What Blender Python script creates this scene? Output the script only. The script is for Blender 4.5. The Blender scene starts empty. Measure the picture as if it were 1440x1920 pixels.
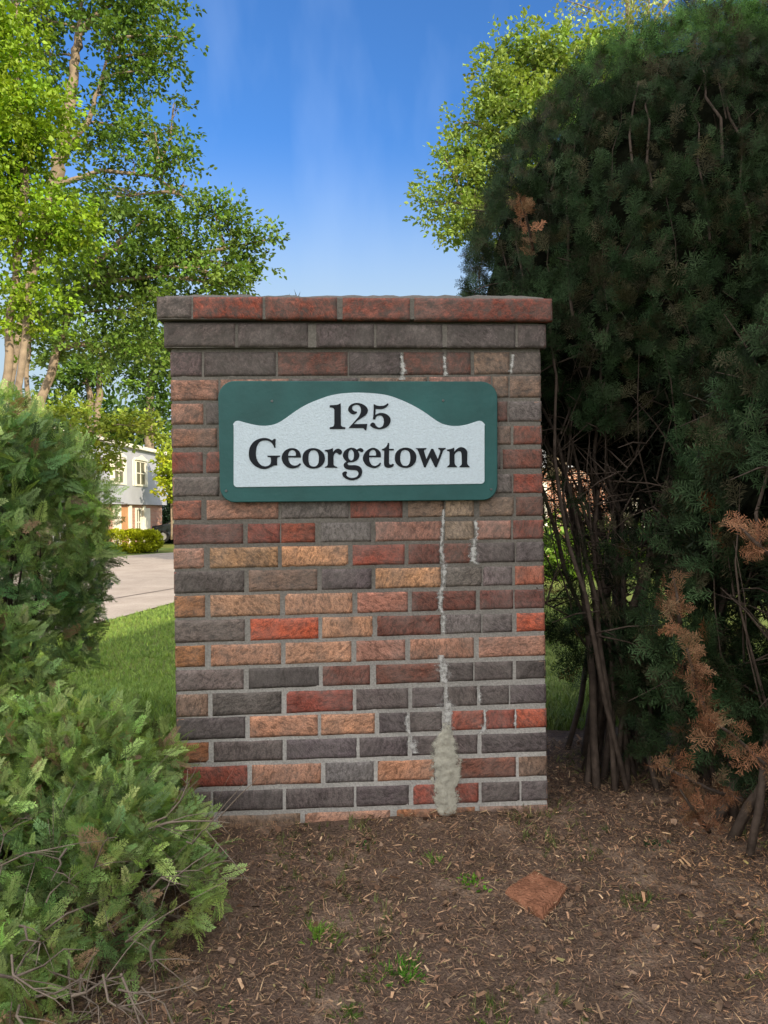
import bpy, bmesh, math, random
import numpy as np
from mathutils import Vector, Matrix, noise as mnoise

# ------------------------------------------------------------------ camera, sky, sun
SC = bpy.context.scene
COL = SC.collection
CAMZ, ROLL, F = 1.5, 0.0165, 1442.0
cam_d = bpy.data.cameras.new('camera'); cam = bpy.data.objects.new('camera', cam_d); COL.objects.link(cam)
cam_d.sensor_fit = 'HORIZONTAL'; cam_d.sensor_width = 36; cam_d.lens = 36*F/1440
cam_d.clip_start = .05; cam_d.clip_end = 2000
cr, sr = math.cos(ROLL), math.sin(ROLL)
right = Vector((cr, 0, -sr)); up = Vector((sr, 0, cr)); back = Vector((0, -1, 0))
cam.matrix_world = Matrix(((right.x, up.x, back.x, 0), (right.y, up.y, back.y, 0), (right.z, up.z, back.z, CAMZ), (0, 0, 0, 1)))
SC.camera = cam
SC.view_settings.view_transform = 'Standard'; SC.view_settings.look = 'None'
SC.view_settings.gamma = 1; SC.view_settings.exposure = 1.3
SUN_EL = math.radians(25); SUN_AZ = Vector((.6, -.8, 0))
w = bpy.data.worlds.new('World'); SC.world = w; w.use_nodes = True
nt = w.node_tree; nt.nodes.clear()
sky = nt.nodes.new('ShaderNodeTexSky'); sky.sky_type = 'NISHITA'; sky.sun_disc = False
sky.sun_elevation = SUN_EL; sky.sun_rotation = math.atan2(SUN_AZ.x, SUN_AZ.y)
sky.air_density = 1.0; sky.dust_density = .6; sky.ozone_density = 2.2
bg = nt.nodes.new('ShaderNodeBackground'); bg.inputs[1].default_value = .12
SKY_TINT = (.27, .50, .76); FILL_CLOUD = (7.9, 7.7, 7.4, 1)
wo = nt.nodes.new('ShaderNodeOutputWorld')
def wn(t, **k):
    n = nt.nodes.new(t)
    for a, b in k.items(): setattr(n, a, b)
    return n
tc = wn('ShaderNodeTexCoord'); mp = wn('ShaderNodeMapping')
mp.inputs['Scale'].default_value = (3.4, 1.2, 1.3); mp.inputs['Rotation'].default_value = (.2, .5, .3)
cn = wn('ShaderNodeTexNoise'); cn.inputs['Scale'].default_value = 1.9; cn.inputs['Detail'].default_value = 5; cn.inputs['Roughness'].default_value = .5
rp = wn('ShaderNodeMapRange'); rp.inputs[1].default_value = .5; rp.inputs[2].default_value = .9; rp.inputs[3].default_value = 0; rp.inputs[4].default_value = .34
# clear deep blue air
tn = wn('ShaderNodeVectorMath', operation='MULTIPLY'); tn.inputs[1].default_value = SKY_TINT
# thin cirrus ahead
mx = wn('ShaderNodeMix', data_type='RGBA'); mx.inputs[7].default_value = (2.2, 2.9, 4.2, 1)
# unseen broken white cloud, added behind the viewer as neutral fill for the foreground
sep = wn('ShaderNodeSeparateXYZ'); dr = wn('ShaderNodeMapRange'); dr.interpolation_type = 'SMOOTHSTEP'
dr.inputs[1].default_value = .42; dr.inputs[2].default_value = -.15; dr.inputs[3].default_value = 0; dr.inputs[4].default_value = 1
c2 = wn('ShaderNodeTexNoise'); c2.inputs['Scale'].default_value = 2.2; c2.inputs['Detail'].default_value = 6
cr2 = wn('ShaderNodeMapRange'); cr2.inputs[1].default_value = .3; cr2.inputs[2].default_value = .55; cr2.inputs[3].default_value = .35; cr2.inputs[4].default_value = 1
ml = wn('ShaderNodeMath', operation='MULTIPLY'); mx2 = wn('ShaderNodeMix', data_type='RGBA'); mx2.inputs[7].default_value = FILL_CLOUD
L_ = nt.links.new
L_(tc.outputs['Generated'], mp.inputs[0]); L_(mp.outputs[0], cn.inputs[0]); L_(cn.outputs[0], rp.inputs[0]); L_(rp.outputs[0], mx.inputs[0])
L_(sky.outputs[0], tn.inputs[0]); L_(tn.outputs[0], mx.inputs[6])
L_(tc.outputs['Generated'], sep.inputs[0]); L_(sep.outputs[1], dr.inputs[0]); L_(tc.outputs['Generated'], c2.inputs[0]); L_(c2.outputs[0], cr2.inputs[0])
hz = wn('ShaderNodeMapRange'); hz.interpolation_type = 'SMOOTHSTEP'; hz.inputs[1].default_value = .45; hz.inputs[2].default_value = .2; hz.inputs[3].default_value = 0; hz.inputs[4].default_value = 1
mx3 = wn('ShaderNodeMix', data_type='RGBA'); mx3.inputs[7].default_value = (1.85, 2.4, 2.85, 1)      # pale air low over the horizon
L_(sep.outputs[2], hz.inputs[0]); L_(hz.outputs[0], mx3.inputs[0]); L_(mx.outputs[2], mx3.inputs[6])
L_(dr.outputs[0], ml.inputs[0]); L_(cr2.outputs[0], ml.inputs[1]); L_(ml.outputs[0], mx2.inputs[0]); L_(mx3.outputs[2], mx2.inputs[6])
L_(mx2.outputs[2], bg.inputs[0]); L_(bg.outputs[0], wo.inputs[0])
sd = bpy.data.lights.new('sun', 'SUN'); sd.energy = 2.6; sd.angle = math.radians(.5); sd.color = (1, .87, .68)
so = bpy.data.objects.new('sun', sd); COL.objects.link(so)
to_sun = Vector((SUN_AZ.x*math.cos(SUN_EL), SUN_AZ.y*math.cos(SUN_EL), math.sin(SUN_EL)))
so.rotation_euler = to_sun.to_track_quat('Z', 'Y').to_euler(); so.location = (5, -5, 20)

# ------------------------------------------------------------------ helpers
def ray(px, py):
    a, b = (px-720)/F, (960-py)/F
    return a*cr + b*sr, -a*sr + b*cr          # X and Z per metre of depth
def W(px, py, d):
    X, Z = ray(px, py); return (X*d, d, CAMZ + Z*d)
def lin(c):
    return tuple((v/255/12.92 if v/255 <= .04045 else ((v/255+.055)/1.055)**2.4) for v in c)

def tag(o, label=None, cat=None, group=None, kind=None):
    if label: o['label'] = label
    if cat: o['category'] = cat
    if group: o['group'] = group
    if kind: o['kind'] = kind
    return o
def empty(name, loc=(0, 0, 0), rz=0, **k):
    o = bpy.data.objects.new(name, None); COL.objects.link(o); o.location = loc; o.rotation_euler = (0, 0, rz)
    o.empty_display_size = .1
    return tag(o, **k)
def link(name, me, mat, parent=None):
    o = bpy.data.objects.new(name, me); COL.objects.link(o)
    if mat: me.materials.append(mat)
    if parent: o.parent = parent
    return o
def polys(name, V, Fq, mat, parent=None, col=None, smooth=False, attrs=None):
    """V (n,3), Fq (m,k) all faces with k corners"""
    V = np.asarray(V, dtype=np.float32); Fq = np.asarray(Fq, dtype=np.int32)
    me = bpy.data.meshes.new(name); m, k = Fq.shape
    me.vertices.add(len(V)); me.vertices.foreach_set('co', V.ravel())
    me.loops.add(m*k); me.loops.foreach_set('vertex_index', Fq.ravel())
    me.polygons.add(m); me.polygons.foreach_set('loop_start', np.arange(0, m*k, k, dtype=np.int32))
    if smooth: me.polygons.foreach_set('use_smooth', np.ones(m, dtype=bool))
    me.update(calc_edges=True)
    if col is not None:
        a = me.color_attributes.new('Col', 'FLOAT_COLOR', 'POINT')
        c = np.ones((len(V), 4), dtype=np.float32); c[:, :3] = col
        a.data.foreach_set('color', c.ravel())
    for n, v in (attrs or {}).items():
        a = me.attributes.new(n, 'FLOAT', 'POINT'); a.data.foreach_set('value', np.asarray(v, dtype=np.float32))
    return link(name, me, mat, parent)

class MB:
    """collects boxes, tubes and free polygons for ONE mesh"""
    def __init__(s): s.v = []; s.f = []; s.sm = []
    def box(s, x0, y0, z0, x1, y1, z1):
        b = len(s.v)
        s.v += [(x0, y0, z0), (x1, y0, z0), (x1, y1, z0), (x0, y1, z0), (x0, y0, z1), (x1, y0, z1), (x1, y1, z1), (x0, y1, z1)]
        for q in ((0, 3, 2, 1), (4, 5, 6, 7), (0, 1, 5, 4), (1, 2, 6, 5), (2, 3, 7, 6), (3, 0, 4, 7)):
            s.f.append([b+i for i in q]); s.sm.append(False)
        return s
    def tube(s, pts, rad, n=8, cap=True):
        pts = [Vector(p) for p in pts]; b = len(s.v)
        ref = Vector((.31, .77, .12)).normalized()
        for i, p in enumerate(pts):
            t = (pts[min(i+1, len(pts)-1)] - pts[max(i-1, 0)])
            t = t.normalized() if t.length > 1e-9 else Vector((0, 0, 1))
            a = t.cross(ref)
            if a.length < .05: a = t.cross(Vector((1, 0, 0)))
            a.normalize(); c = t.cross(a)
            r = rad[i] if hasattr(rad, '__len__') else rad
            for k in range(n):
                th = 2*math.pi*k/n
                s.v.append(tuple(p + (a*math.cos(th) + c*math.sin(th))*r))
        for i in range(len(pts)-1):
            for k in range(n):
                s.f.append([b+i*n+k, b+i*n+(k+1) % n, b+(i+1)*n+(k+1) % n, b+(i+1)*n+k]); s.sm.append(True)
        if cap:
            s.f.append([b+k for k in range(n)][::-1]); s.sm.append(False)
            s.f.append([b+(len(pts)-1)*n+k for k in range(n)]); s.sm.append(False)
        return s
    def poly(s, pts):
        b = len(s.v); s.v += [tuple(p) for p in pts]; s.f.append(list(range(b, b+len(pts)))); s.sm.append(False); return s
    def build(s, name, mat, parent=None, bevel=0):
        me = bpy.data.meshes.new(name); me.from_pydata(s.v, [], s.f)
        me.polygons.foreach_set('use_smooth', np.array(s.sm, dtype=bool)); me.update()
        o = link(name, me, mat, parent)
        if bevel:
            m = o.modifiers.new('bevel', 'BEVEL'); m.width = bevel; m.segments = 2; m.limit_method = 'ANGLE'
        return o

# ------------------------------------------------------------------ materials
def new_mat(name):
    m = bpy.data.materials.new(name); m.use_nodes = True
    return m, m.node_tree, m.node_tree.nodes['Principled BSDF']
def N(t, typ, **k):
    n = t.nodes.new(typ)
    for a, b in k.items():
        if hasattr(n, a): setattr(n, a, b)
        else: n.inputs[a.replace('_', ' ')].default_value = b
    return n
def tint(t, color_out, fac_out, lo, hi):
    """multiply a colour by a noise ranging lo..hi"""
    mr = N(t, 'ShaderNodeMapRange'); mr.inputs[1].default_value = .25; mr.inputs[2].default_value = .75
    mr.inputs[3].default_value = lo; mr.inputs[4].default_value = hi
    t.links.new(fac_out, mr.inputs[0])
    m = N(t, 'ShaderNodeVectorMath', operation='SCALE'); t.links.new(color_out, m.inputs[0]); t.links.new(mr.outputs[0], m.inputs['Scale'])
    return m.outputs[0]
def plain(name, c, rough=.7, spec=.3, scale=30, lo=.85, hi=1.12, bump=0, metallic=0, detail=4, bscale=None):
    m, t, b = new_mat(name)
    tcn = N(t, 'ShaderNodeTexCoord'); nz = N(t, 'ShaderNodeTexNoise', Scale=scale, Detail=detail)
    t.links.new(tcn.outputs['Object'], nz.inputs[0])
    rgb = N(t, 'ShaderNodeRGB'); rgb.outputs[0].default_value = (*c, 1)
    t.links.new(tint(t, rgb.outputs[0], nz.outputs[0], lo, hi), b.inputs['Base Color'])
    b.inputs['Roughness'].default_value = rough; b.inputs['Specular IOR Level'].default_value = spec; b.inputs['Metallic'].default_value = metallic
    if bump:
        n2 = N(t, 'ShaderNodeTexNoise', Scale=bscale or scale*2, Detail=6); t.links.new(tcn.outputs['Object'], n2.inputs[0])
        bp = N(t, 'ShaderNodeBump', Strength=bump, Distance=.01); t.links.new(n2.outputs[0], bp.inputs['Height']); t.links.new(bp.outputs[0], b.inputs['Normal'])
    return m
def leafmat(name, trans=.35, rough=.55, spec=.35):
    m, t, b = new_mat(name)
    a = N(t, 'ShaderNodeVertexColor', layer_name='Col')
    t.links.new(a.outputs[0], b.inputs['Base Color']); b.inputs['Roughness'].default_value = rough; b.inputs['Specular IOR Level'].default_value = spec
    tr = N(t, 'ShaderNodeBsdfTranslucent')
    sc = N(t, 'ShaderNodeVectorMath', operation='MULTIPLY'); sc.inputs[1].default_value = (1.25, 1.2, .5); t.links.new(a.outputs[0], sc.inputs[0]); t.links.new(sc.outputs[0], tr.inputs[0])
    mix = N(t, 'ShaderNodeMixShader'); mix.inputs[0].default_value = trans
    t.links.new(b.outputs[0], mix.inputs[1]); t.links.new(tr.outputs[0], mix.inputs[2])
    t.links.new(mix.outputs[0], t.nodes['Material Output'].inputs[0])
    return m
M = {}
M['leaf'] = leafmat('tree_leaf', .28)
M['needle'] = leafmat('yew_needle', .08, .65, .12)
M['scale'] = leafmat('scale_foliage', .3, .5, .35)
M['grass'] = leafmat('grass_blade', .3, .5, .3)
M['litter'] = leafmat('dry_litter', .05, .8, .15)
M['bark'] = plain('pale_bark', (.26, .20, .14), .9, .1, 9, .6, 1.25, .8)
M['bark_dark'] = plain('dark_bark', (.10, .08, .065), .9, .1, 14, .6, 1.3, .8)
M['heart'] = plain('painted_core_shade', (.007, .008, .005), 1, 0, 25, .4, 1.6, 1.0)  # near-black colour standing in for shade inside the yews
M['stem'] = plain('yew_stem', (.065, .048, .038), .85, .15, 30, .6, 1.5, .6)
M['twig'] = plain('dry_twig', (.21, .165, .13), .85, .15, 40, .65, 1.3, .4)

def brick_material():
    m, t, b = new_mat('scratched_face_brick')
    a = N(t, 'ShaderNodeVertexColor', layer_name='Col'); at = N(t, 'ShaderNodeAttribute', attribute_name='rnd')
    tcn = N(t, 'ShaderNodeTexCoord')
    off = N(t, 'ShaderNodeVectorMath', operation='SCALE'); t.links.new(at.outputs['Vector'], off.inputs[0]); off.inputs['Scale'].default_value = 37
    add = N(t, 'ShaderNodeVectorMath', operation='ADD'); t.links.new(tcn.outputs['Object'], add.inputs[0]); t.links.new(off.outputs[0], add.inputs[1])
    # random slant of the drag marks, per brick
    rot = N(t, 'ShaderNodeVectorRotate', rotation_type='Y_AXIS'); t.links.new(add.outputs[0], rot.inputs[0])
    am = N(t, 'ShaderNodeMath', operation='MULTIPLY'); am.inputs[1].default_value = 5.0; t.links.new(at.outputs['Fac'], am.inputs[0]); t.links.new(am.outputs[0], rot.inputs['Angle'])
    mp1 = N(t, 'ShaderNodeMapping'); mp1.inputs['Scale'].default_value = (60, 60, 115); t.links.new(rot.outputs[0], mp1.inputs[0])
    dr = N(t, 'ShaderNodeTexNoise', Scale=1, Detail=4, Roughness=.65, Distortion=.5); t.links.new(mp1.outputs[0], dr.inputs[0])
    big = N(t, 'ShaderNodeTexNoise', Scale=14, Detail=4); t.links.new(add.outputs[0], big.inputs[0])
    fine = N(t, 'ShaderNodeTexNoise', Scale=260, Detail=3); t.links.new(add.outputs[0], fine.inputs[0])
    c1 = tint(t, a.outputs[0], big.outputs[0], .68, 1.28)
    c2 = tint(t, c1, dr.outputs[0], .6, 1.38)
    dk = N(t, 'ShaderNodeMapRange'); dk.inputs[1].default_value = .40; dk.inputs[2].default_value = .50; dk.inputs[3].default_value = .66; dk.inputs[4].default_value = 1; t.links.new(dr.outputs[0], dk.inputs[0])
    dv = N(t, 'ShaderNodeVectorMath', operation='SCALE'); t.links.new(c2, dv.inputs[0]); t.links.new(dk.outputs[0], dv.inputs['Scale'])
    c3 = tint(t, dv.outputs[0], fine.outputs[0], .6, 1.45)
    # grey lime bloom in patches
    st = N(t, 'ShaderNodeTexNoise', Scale=6, Detail=6, Roughness=.7); t.links.new(tcn.outputs['Object'], st.inputs[0])
    sr_ = N(t, 'ShaderNodeMapRange'); sr_.inputs[1].default_value = .42; sr_.inputs[2].default_value = .70; sr_.inputs[3].default_value = .04; sr_.inputs[4].default_value = .5
    t.links.new(st.outputs[0], sr_.inputs[0])
    mixc = N(t, 'ShaderNodeMix', data_type='RGBA'); t.links.new(sr_.outputs[0], mixc.inputs[0]); t.links.new(c3, mixc.inputs[6]); mixc.inputs[7].default_value = (.25, .225, .205, 1)
    sx = N(t, 'ShaderNodeSeparateXYZ'); t.links.new(tcn.outputs['Object'], sx.inputs[0])
    hr = N(t, 'ShaderNodeMapRange'); hr.inputs[1].default_value = .95; hr.inputs[2].default_value = 2.1; hr.inputs[3].default_value = .1; hr.inputs[4].default_value = .85; t.links.new(sx.outputs[2], hr.inputs[0])
    gn = N(t, 'ShaderNodeTexNoise', Scale=38, Detail=5, Roughness=.75); t.links.new(tcn.outputs['Object'], gn.inputs[0])
    gm = N(t, 'ShaderNodeMapRange'); gm.inputs[1].default_value = .38; gm.inputs[2].default_value = .62; t.links.new(gn.outputs[0], gm.inputs[0])
    gx = N(t, 'ShaderNodeMath', operation='MULTIPLY'); t.links.new(hr.outputs[0], gx.inputs[0]); t.links.new(gm.outputs[0], gx.inputs[1])
    grime = N(t, 'ShaderNodeMix', data_type='RGBA'); t.links.new(gx.outputs[0], grime.inputs[0]); t.links.new(mixc.outputs[2], grime.inputs[6]); grime.inputs[7].default_value = (.085, .075, .068, 1)
    t.links.new(grime.outputs[2], b.inputs['Base Color'])
    b.inputs['Roughness'].default_value = .88; b.inputs['Specular IOR Level'].default_value = .2
    s = N(t, 'ShaderNodeMath', operation='ADD'); t.links.new(dr.outputs[0], s.inputs[0])
    fm = N(t, 'ShaderNodeMath', operation='MULTIPLY'); fm.inputs[1].default_value = .35; t.links.new(fine.outputs[0], fm.inputs[0]); t.links.new(fm.outputs[0], s.inputs[1])
    bp = N(t, 'ShaderNodeBump', Strength=.55, Distance=.005); t.links.new(s.outputs[0], bp.inputs['Height']); t.links.new(bp.outputs[0], b.inputs['Normal'])
    return m
M['brick'] = brick_material()
def mortar_material():
    m, t, b = new_mat('sandy_mortar')
    tcn = N(t, 'ShaderNodeTexCoord')
    n1 = N(t, 'ShaderNodeTexNoise', Scale=5, Detail=5); t.links.new(tcn.outputs['Object'], n1.inputs[0])
    n2 = N(t, 'ShaderNodeTexNoise', Scale=180, Detail=4); t.links.new(tcn.outputs['Object'], n2.inputs[0])
    # weathering: the cap and top courses are grimier (dirt on the mortar itself)
    sx = N(t, 'ShaderNodeSeparateXYZ'); t.links.new(tcn.outputs['Object'], sx.inputs[0])
    mr = N(t, 'ShaderNodeMapRange'); mr.inputs[1].default_value = .8; mr.inputs[2].default_value = 1.35; t.links.new(sx.outputs[2], mr.inputs[0])
    mixc = N(t, 'ShaderNodeMix', data_type='RGBA'); t.links.new(mr.outputs[0], mixc.inputs[0]); mixc.inputs[6].default_value = (.42, .40, .375, 1); mixc.inputs[7].default_value = (.16, .145, .128, 1)
    c = tint(t, mixc.outputs[2], n1.outputs[0], .75, 1.2); c = tint(t, c, n2.outputs[0], .75, 1.25)
    t.links.new(c, b.inputs['Base Color']); b.inputs['Roughness'].default_value = .95; b.inputs['Specular IOR Level'].default_value = .1
    bp = N(t, 'ShaderNodeBump', Strength=.8, Distance=.003); t.links.new(n2.outputs[0], bp.inputs['Height']); t.links.new(bp.outputs[0], b.inputs['Normal'])
    return m
M['mortar'] = mortar_material()
M['sign_green'] = plain('green_sign_paint', (.020, .094, .092), .5, .35, 7, .74, 1.2, .12, bscale=60)
M['sign_white'] = plain('white_sign_paint', (.56, .65, .72), .6, .3, 150, .92, 1.06, .25, bscale=220)
M['sign_black'] = plain('black_letter_paint', (.008, .010, .015), .6, .2, 30)
M['screw'] = plain('screw_metal', (.12, .13, .13), .5, .5, 40, metallic=.6)

# ------------------------------------------------------------------ ground
def sstep(t): t = np.clip(t, 0, 1); return t*t*(3-2*t)
def hgt(x, y):
    x = np.asarray(x, float); y = np.asarray(y, float)
    z = .572 - .09*np.clip(2.3-y, 0, 6)
    z = np.maximum(z, 0)
    z = z*(1-sstep((y-2.9)/4.6))
    z = z*(1-sstep((np.abs(x)-2.5)/4.0))
    return z
def grid(name, xs, ys, mat, dz=0, kind='structure', bumpy=0, seed=0, mask=None):
    X, Y = np.meshgrid(xs, ys); Z = hgt(X, Y)+dz
    if bumpy:
        for i in range(X.shape[0]):
            for j in range(X.shape[1]):
                Z[i, j] += bumpy*(mnoise.fractal(Vector((X[i, j]*6+seed, Y[i, j]*6, 0)), 1, 2, 4))
    nx = len(xs); V = np.stack([X, Y, Z], -1).reshape(-1, 3)
    i = np.arange(len(ys)-1)[:, None]*nx + np.arange(nx-1)[None]
    Fq = np.stack([i, i+1, i+nx+1, i+nx], -1).reshape(-1, 4)
    if mask is not None:
        c = V[Fq].mean(1); Fq = Fq[mask(c[:, 0], c[:, 1])]
    o = polys(name, V, Fq, mat, smooth=True); tag(o, kind=kind); return o
def ground_mat(name, c1, c2, sc, rough=.95, bump=.5, fine=200, c3=None):
    m, t, b = new_mat(name)
    tcn = N(t, 'ShaderNodeTexCoord'); n1 = N(t, 'ShaderNodeTexNoise', Scale=sc, Detail=6, Roughness=.65); t.links.new(tcn.outputs['Object'], n1.inputs[0])
    cr_ = N(t, 'ShaderNodeValToRGB'); cr_.color_ramp.elements[0].position = .35; cr_.color_ramp.elements[1].position = .68
    cr_.color_ramp.elements[0].color = (*c1, 1); cr_.color_ramp.elements[1].color = (*c2, 1)
    if c3:
        e = cr_.color_ramp.elements.new(.52); e.color = (*c3, 1)
    t.links.new(n1.outputs[0], cr_.inputs[0])
    n2 = N(t, 'ShaderNodeTexNoise', Scale=fine, Detail=5); t.links.new(tcn.outputs['Object'], n2.inputs[0])
    t.links.new(tint(t, cr_.outputs[0], n2.outputs[0], .6, 1.4), b.inputs['Base Color'])
    b.inputs['Roughness'].default_value = rough; b.inputs['Specular IOR Level'].default_value = .1
    bp = N(t, 'ShaderNodeBump', Strength=bump, Distance=.02); t.links.new(n2.outputs[0], bp.inputs['Height']); t.links.new(bp.outputs[0], b.inputs['Normal'])
    return m
M['lawn'] = ground_mat('lawn_turf', (.07, .12, .03), (.20, .21, .055), .35, fine=60)
M['mulch'] = ground_mat('needle_mulch', (.13, .09, .066), (.32, .23, .17), 7, fine=150, bump=1.0, c3=(.155, .105, .08))
M['road'] = ground_mat('worn_asphalt', (.34, .285, .24), (.44, .375, .32), 1.2, fine=90, bump=.2)
xs = np.unique(np.concatenate([np.linspace(-400, -14, 18), np.linspace(-14, 14, 71), np.linspace(14, 400, 18)]))
ys = np.unique(np.concatenate([np.linspace(-100, -3, 12), np.linspace(-3, 12, 61), np.linspace(12, 40, 29), np.linspace(40, 900, 20)]))
grid('lawn', xs, ys, M['lawn'])
def bed_mask(x, y):
    e = .18*np.sin(x*3.1)+.1*np.sin(y*4+x*7)
    return ((x > -.75+e*.5) | (y < 2.25+e)) & (y < 3.15+e) & (x < 4.2) & (x > -3.2+e) & (y > -.6)
grid('mulch_bed', np.arange(-3.4, 4.4, .045), np.arange(-.8, 3.5, .045), M['mulch'], .012, bumpy=.012, mask=bed_mask)
# road: near kerb-less edge polyline and far edge polyline
near = [(-7.5, -6), (-6.2, 2), (-4.7, 7), (-3.96, 11), (-3.55, 13.4), (-2.6, 17), (.2, 23), (5, 31), (12, 40)]
far = [(-19, -6), (-17, 6), (-14.6, 16), (-12.4, 23), (-10.9, 26.6), (-9.3, 29.6), (-6.5, 34), (-2, 40), (4, 48)]
V = []; Fq = []
for (a, b) in zip(near, far):
    for k in range(13):
        s = k/12; x = a[0]+(b[0]-a[0])*s; y = a[1]+(b[1]-a[1])*s
        V.append((x, y, float(hgt(x, y))+.02))
for i in range(len(near)-1):
    for k in range(12):
        q = i*13+k; Fq.append((q, q+13, q+14, q+1))
tag(polys('road', V, Fq, M['road']), kind='structure')
# tarred crack meandering across the road
M['tar'] = plain('tar_seal', (.10, .085, .075), .8, .2, 8)
V = []; rnd = random.Random(3)
cp = [(-9.8, 9.3), (-7.6, 10.6), (-6.2, 11.8), (-5.2, 13.0), (-4.4, 15.2), (-3.6, 17.5)]
for i, (x, y) in enumerate(cp):
    wd = .05+.03*rnd.random(); V += [(x, y-wd, float(hgt(x, y))+.026), (x, y+wd, float(hgt(x, y))+.026)]
tag(polys('road_crack', V, [(2*i, 2*i+2, 2*i+3, 2*i+1) for i in range(len(cp)-1)], M['tar']), kind='structure')

# ------------------------------------------------------------------ the brick pillar
YAW = math.tan(math.radians(3.8)); D0 = 2.30; X0 = ray(672, 960)[0]*D0
def face(px, py, off=0.0):
    """pixel -> point of the pillar's front plane moved off metres towards the street"""
    X, Z = ray(px, py)
    c, s = 1/math.hypot(1, YAW), YAW/math.hypot(1, YAW)      # normal = (s, -c)
    # points P with (P-P0).n = off
    P0 = Vector((X0, D0)); n = Vector((s, -c))
    t = (P0.dot(n)+off)/(X*n.x + n.y)
    return Vector((X*t, t, CAMZ+Z*t))
TANG = Vector((1, YAW, 0)).normalized(); NRM = Vector((TANG.y, -TANG.x, 0))     # towards the viewer
ORG = face(672, 1530); ORG.z = .0
def loc(px, py):
    p = face(px, py); d = p-ORG
    return d.dot(TANG), p.z
GROW = .0026
BC = dict(K=(92, 81, 80), G=(114, 104, 101), P=(110, 95, 91), D=(74, 65, 64), R=(142, 68, 50), B=(182, 80, 46), M=(112, 66, 54),
          N=(130, 102, 84), O=(180, 128, 96), Y=(180, 131, 90), T=(156, 130, 106), Q=(150, 98, 60), I=(166, 114, 92), A=(164, 90, 64))
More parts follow.
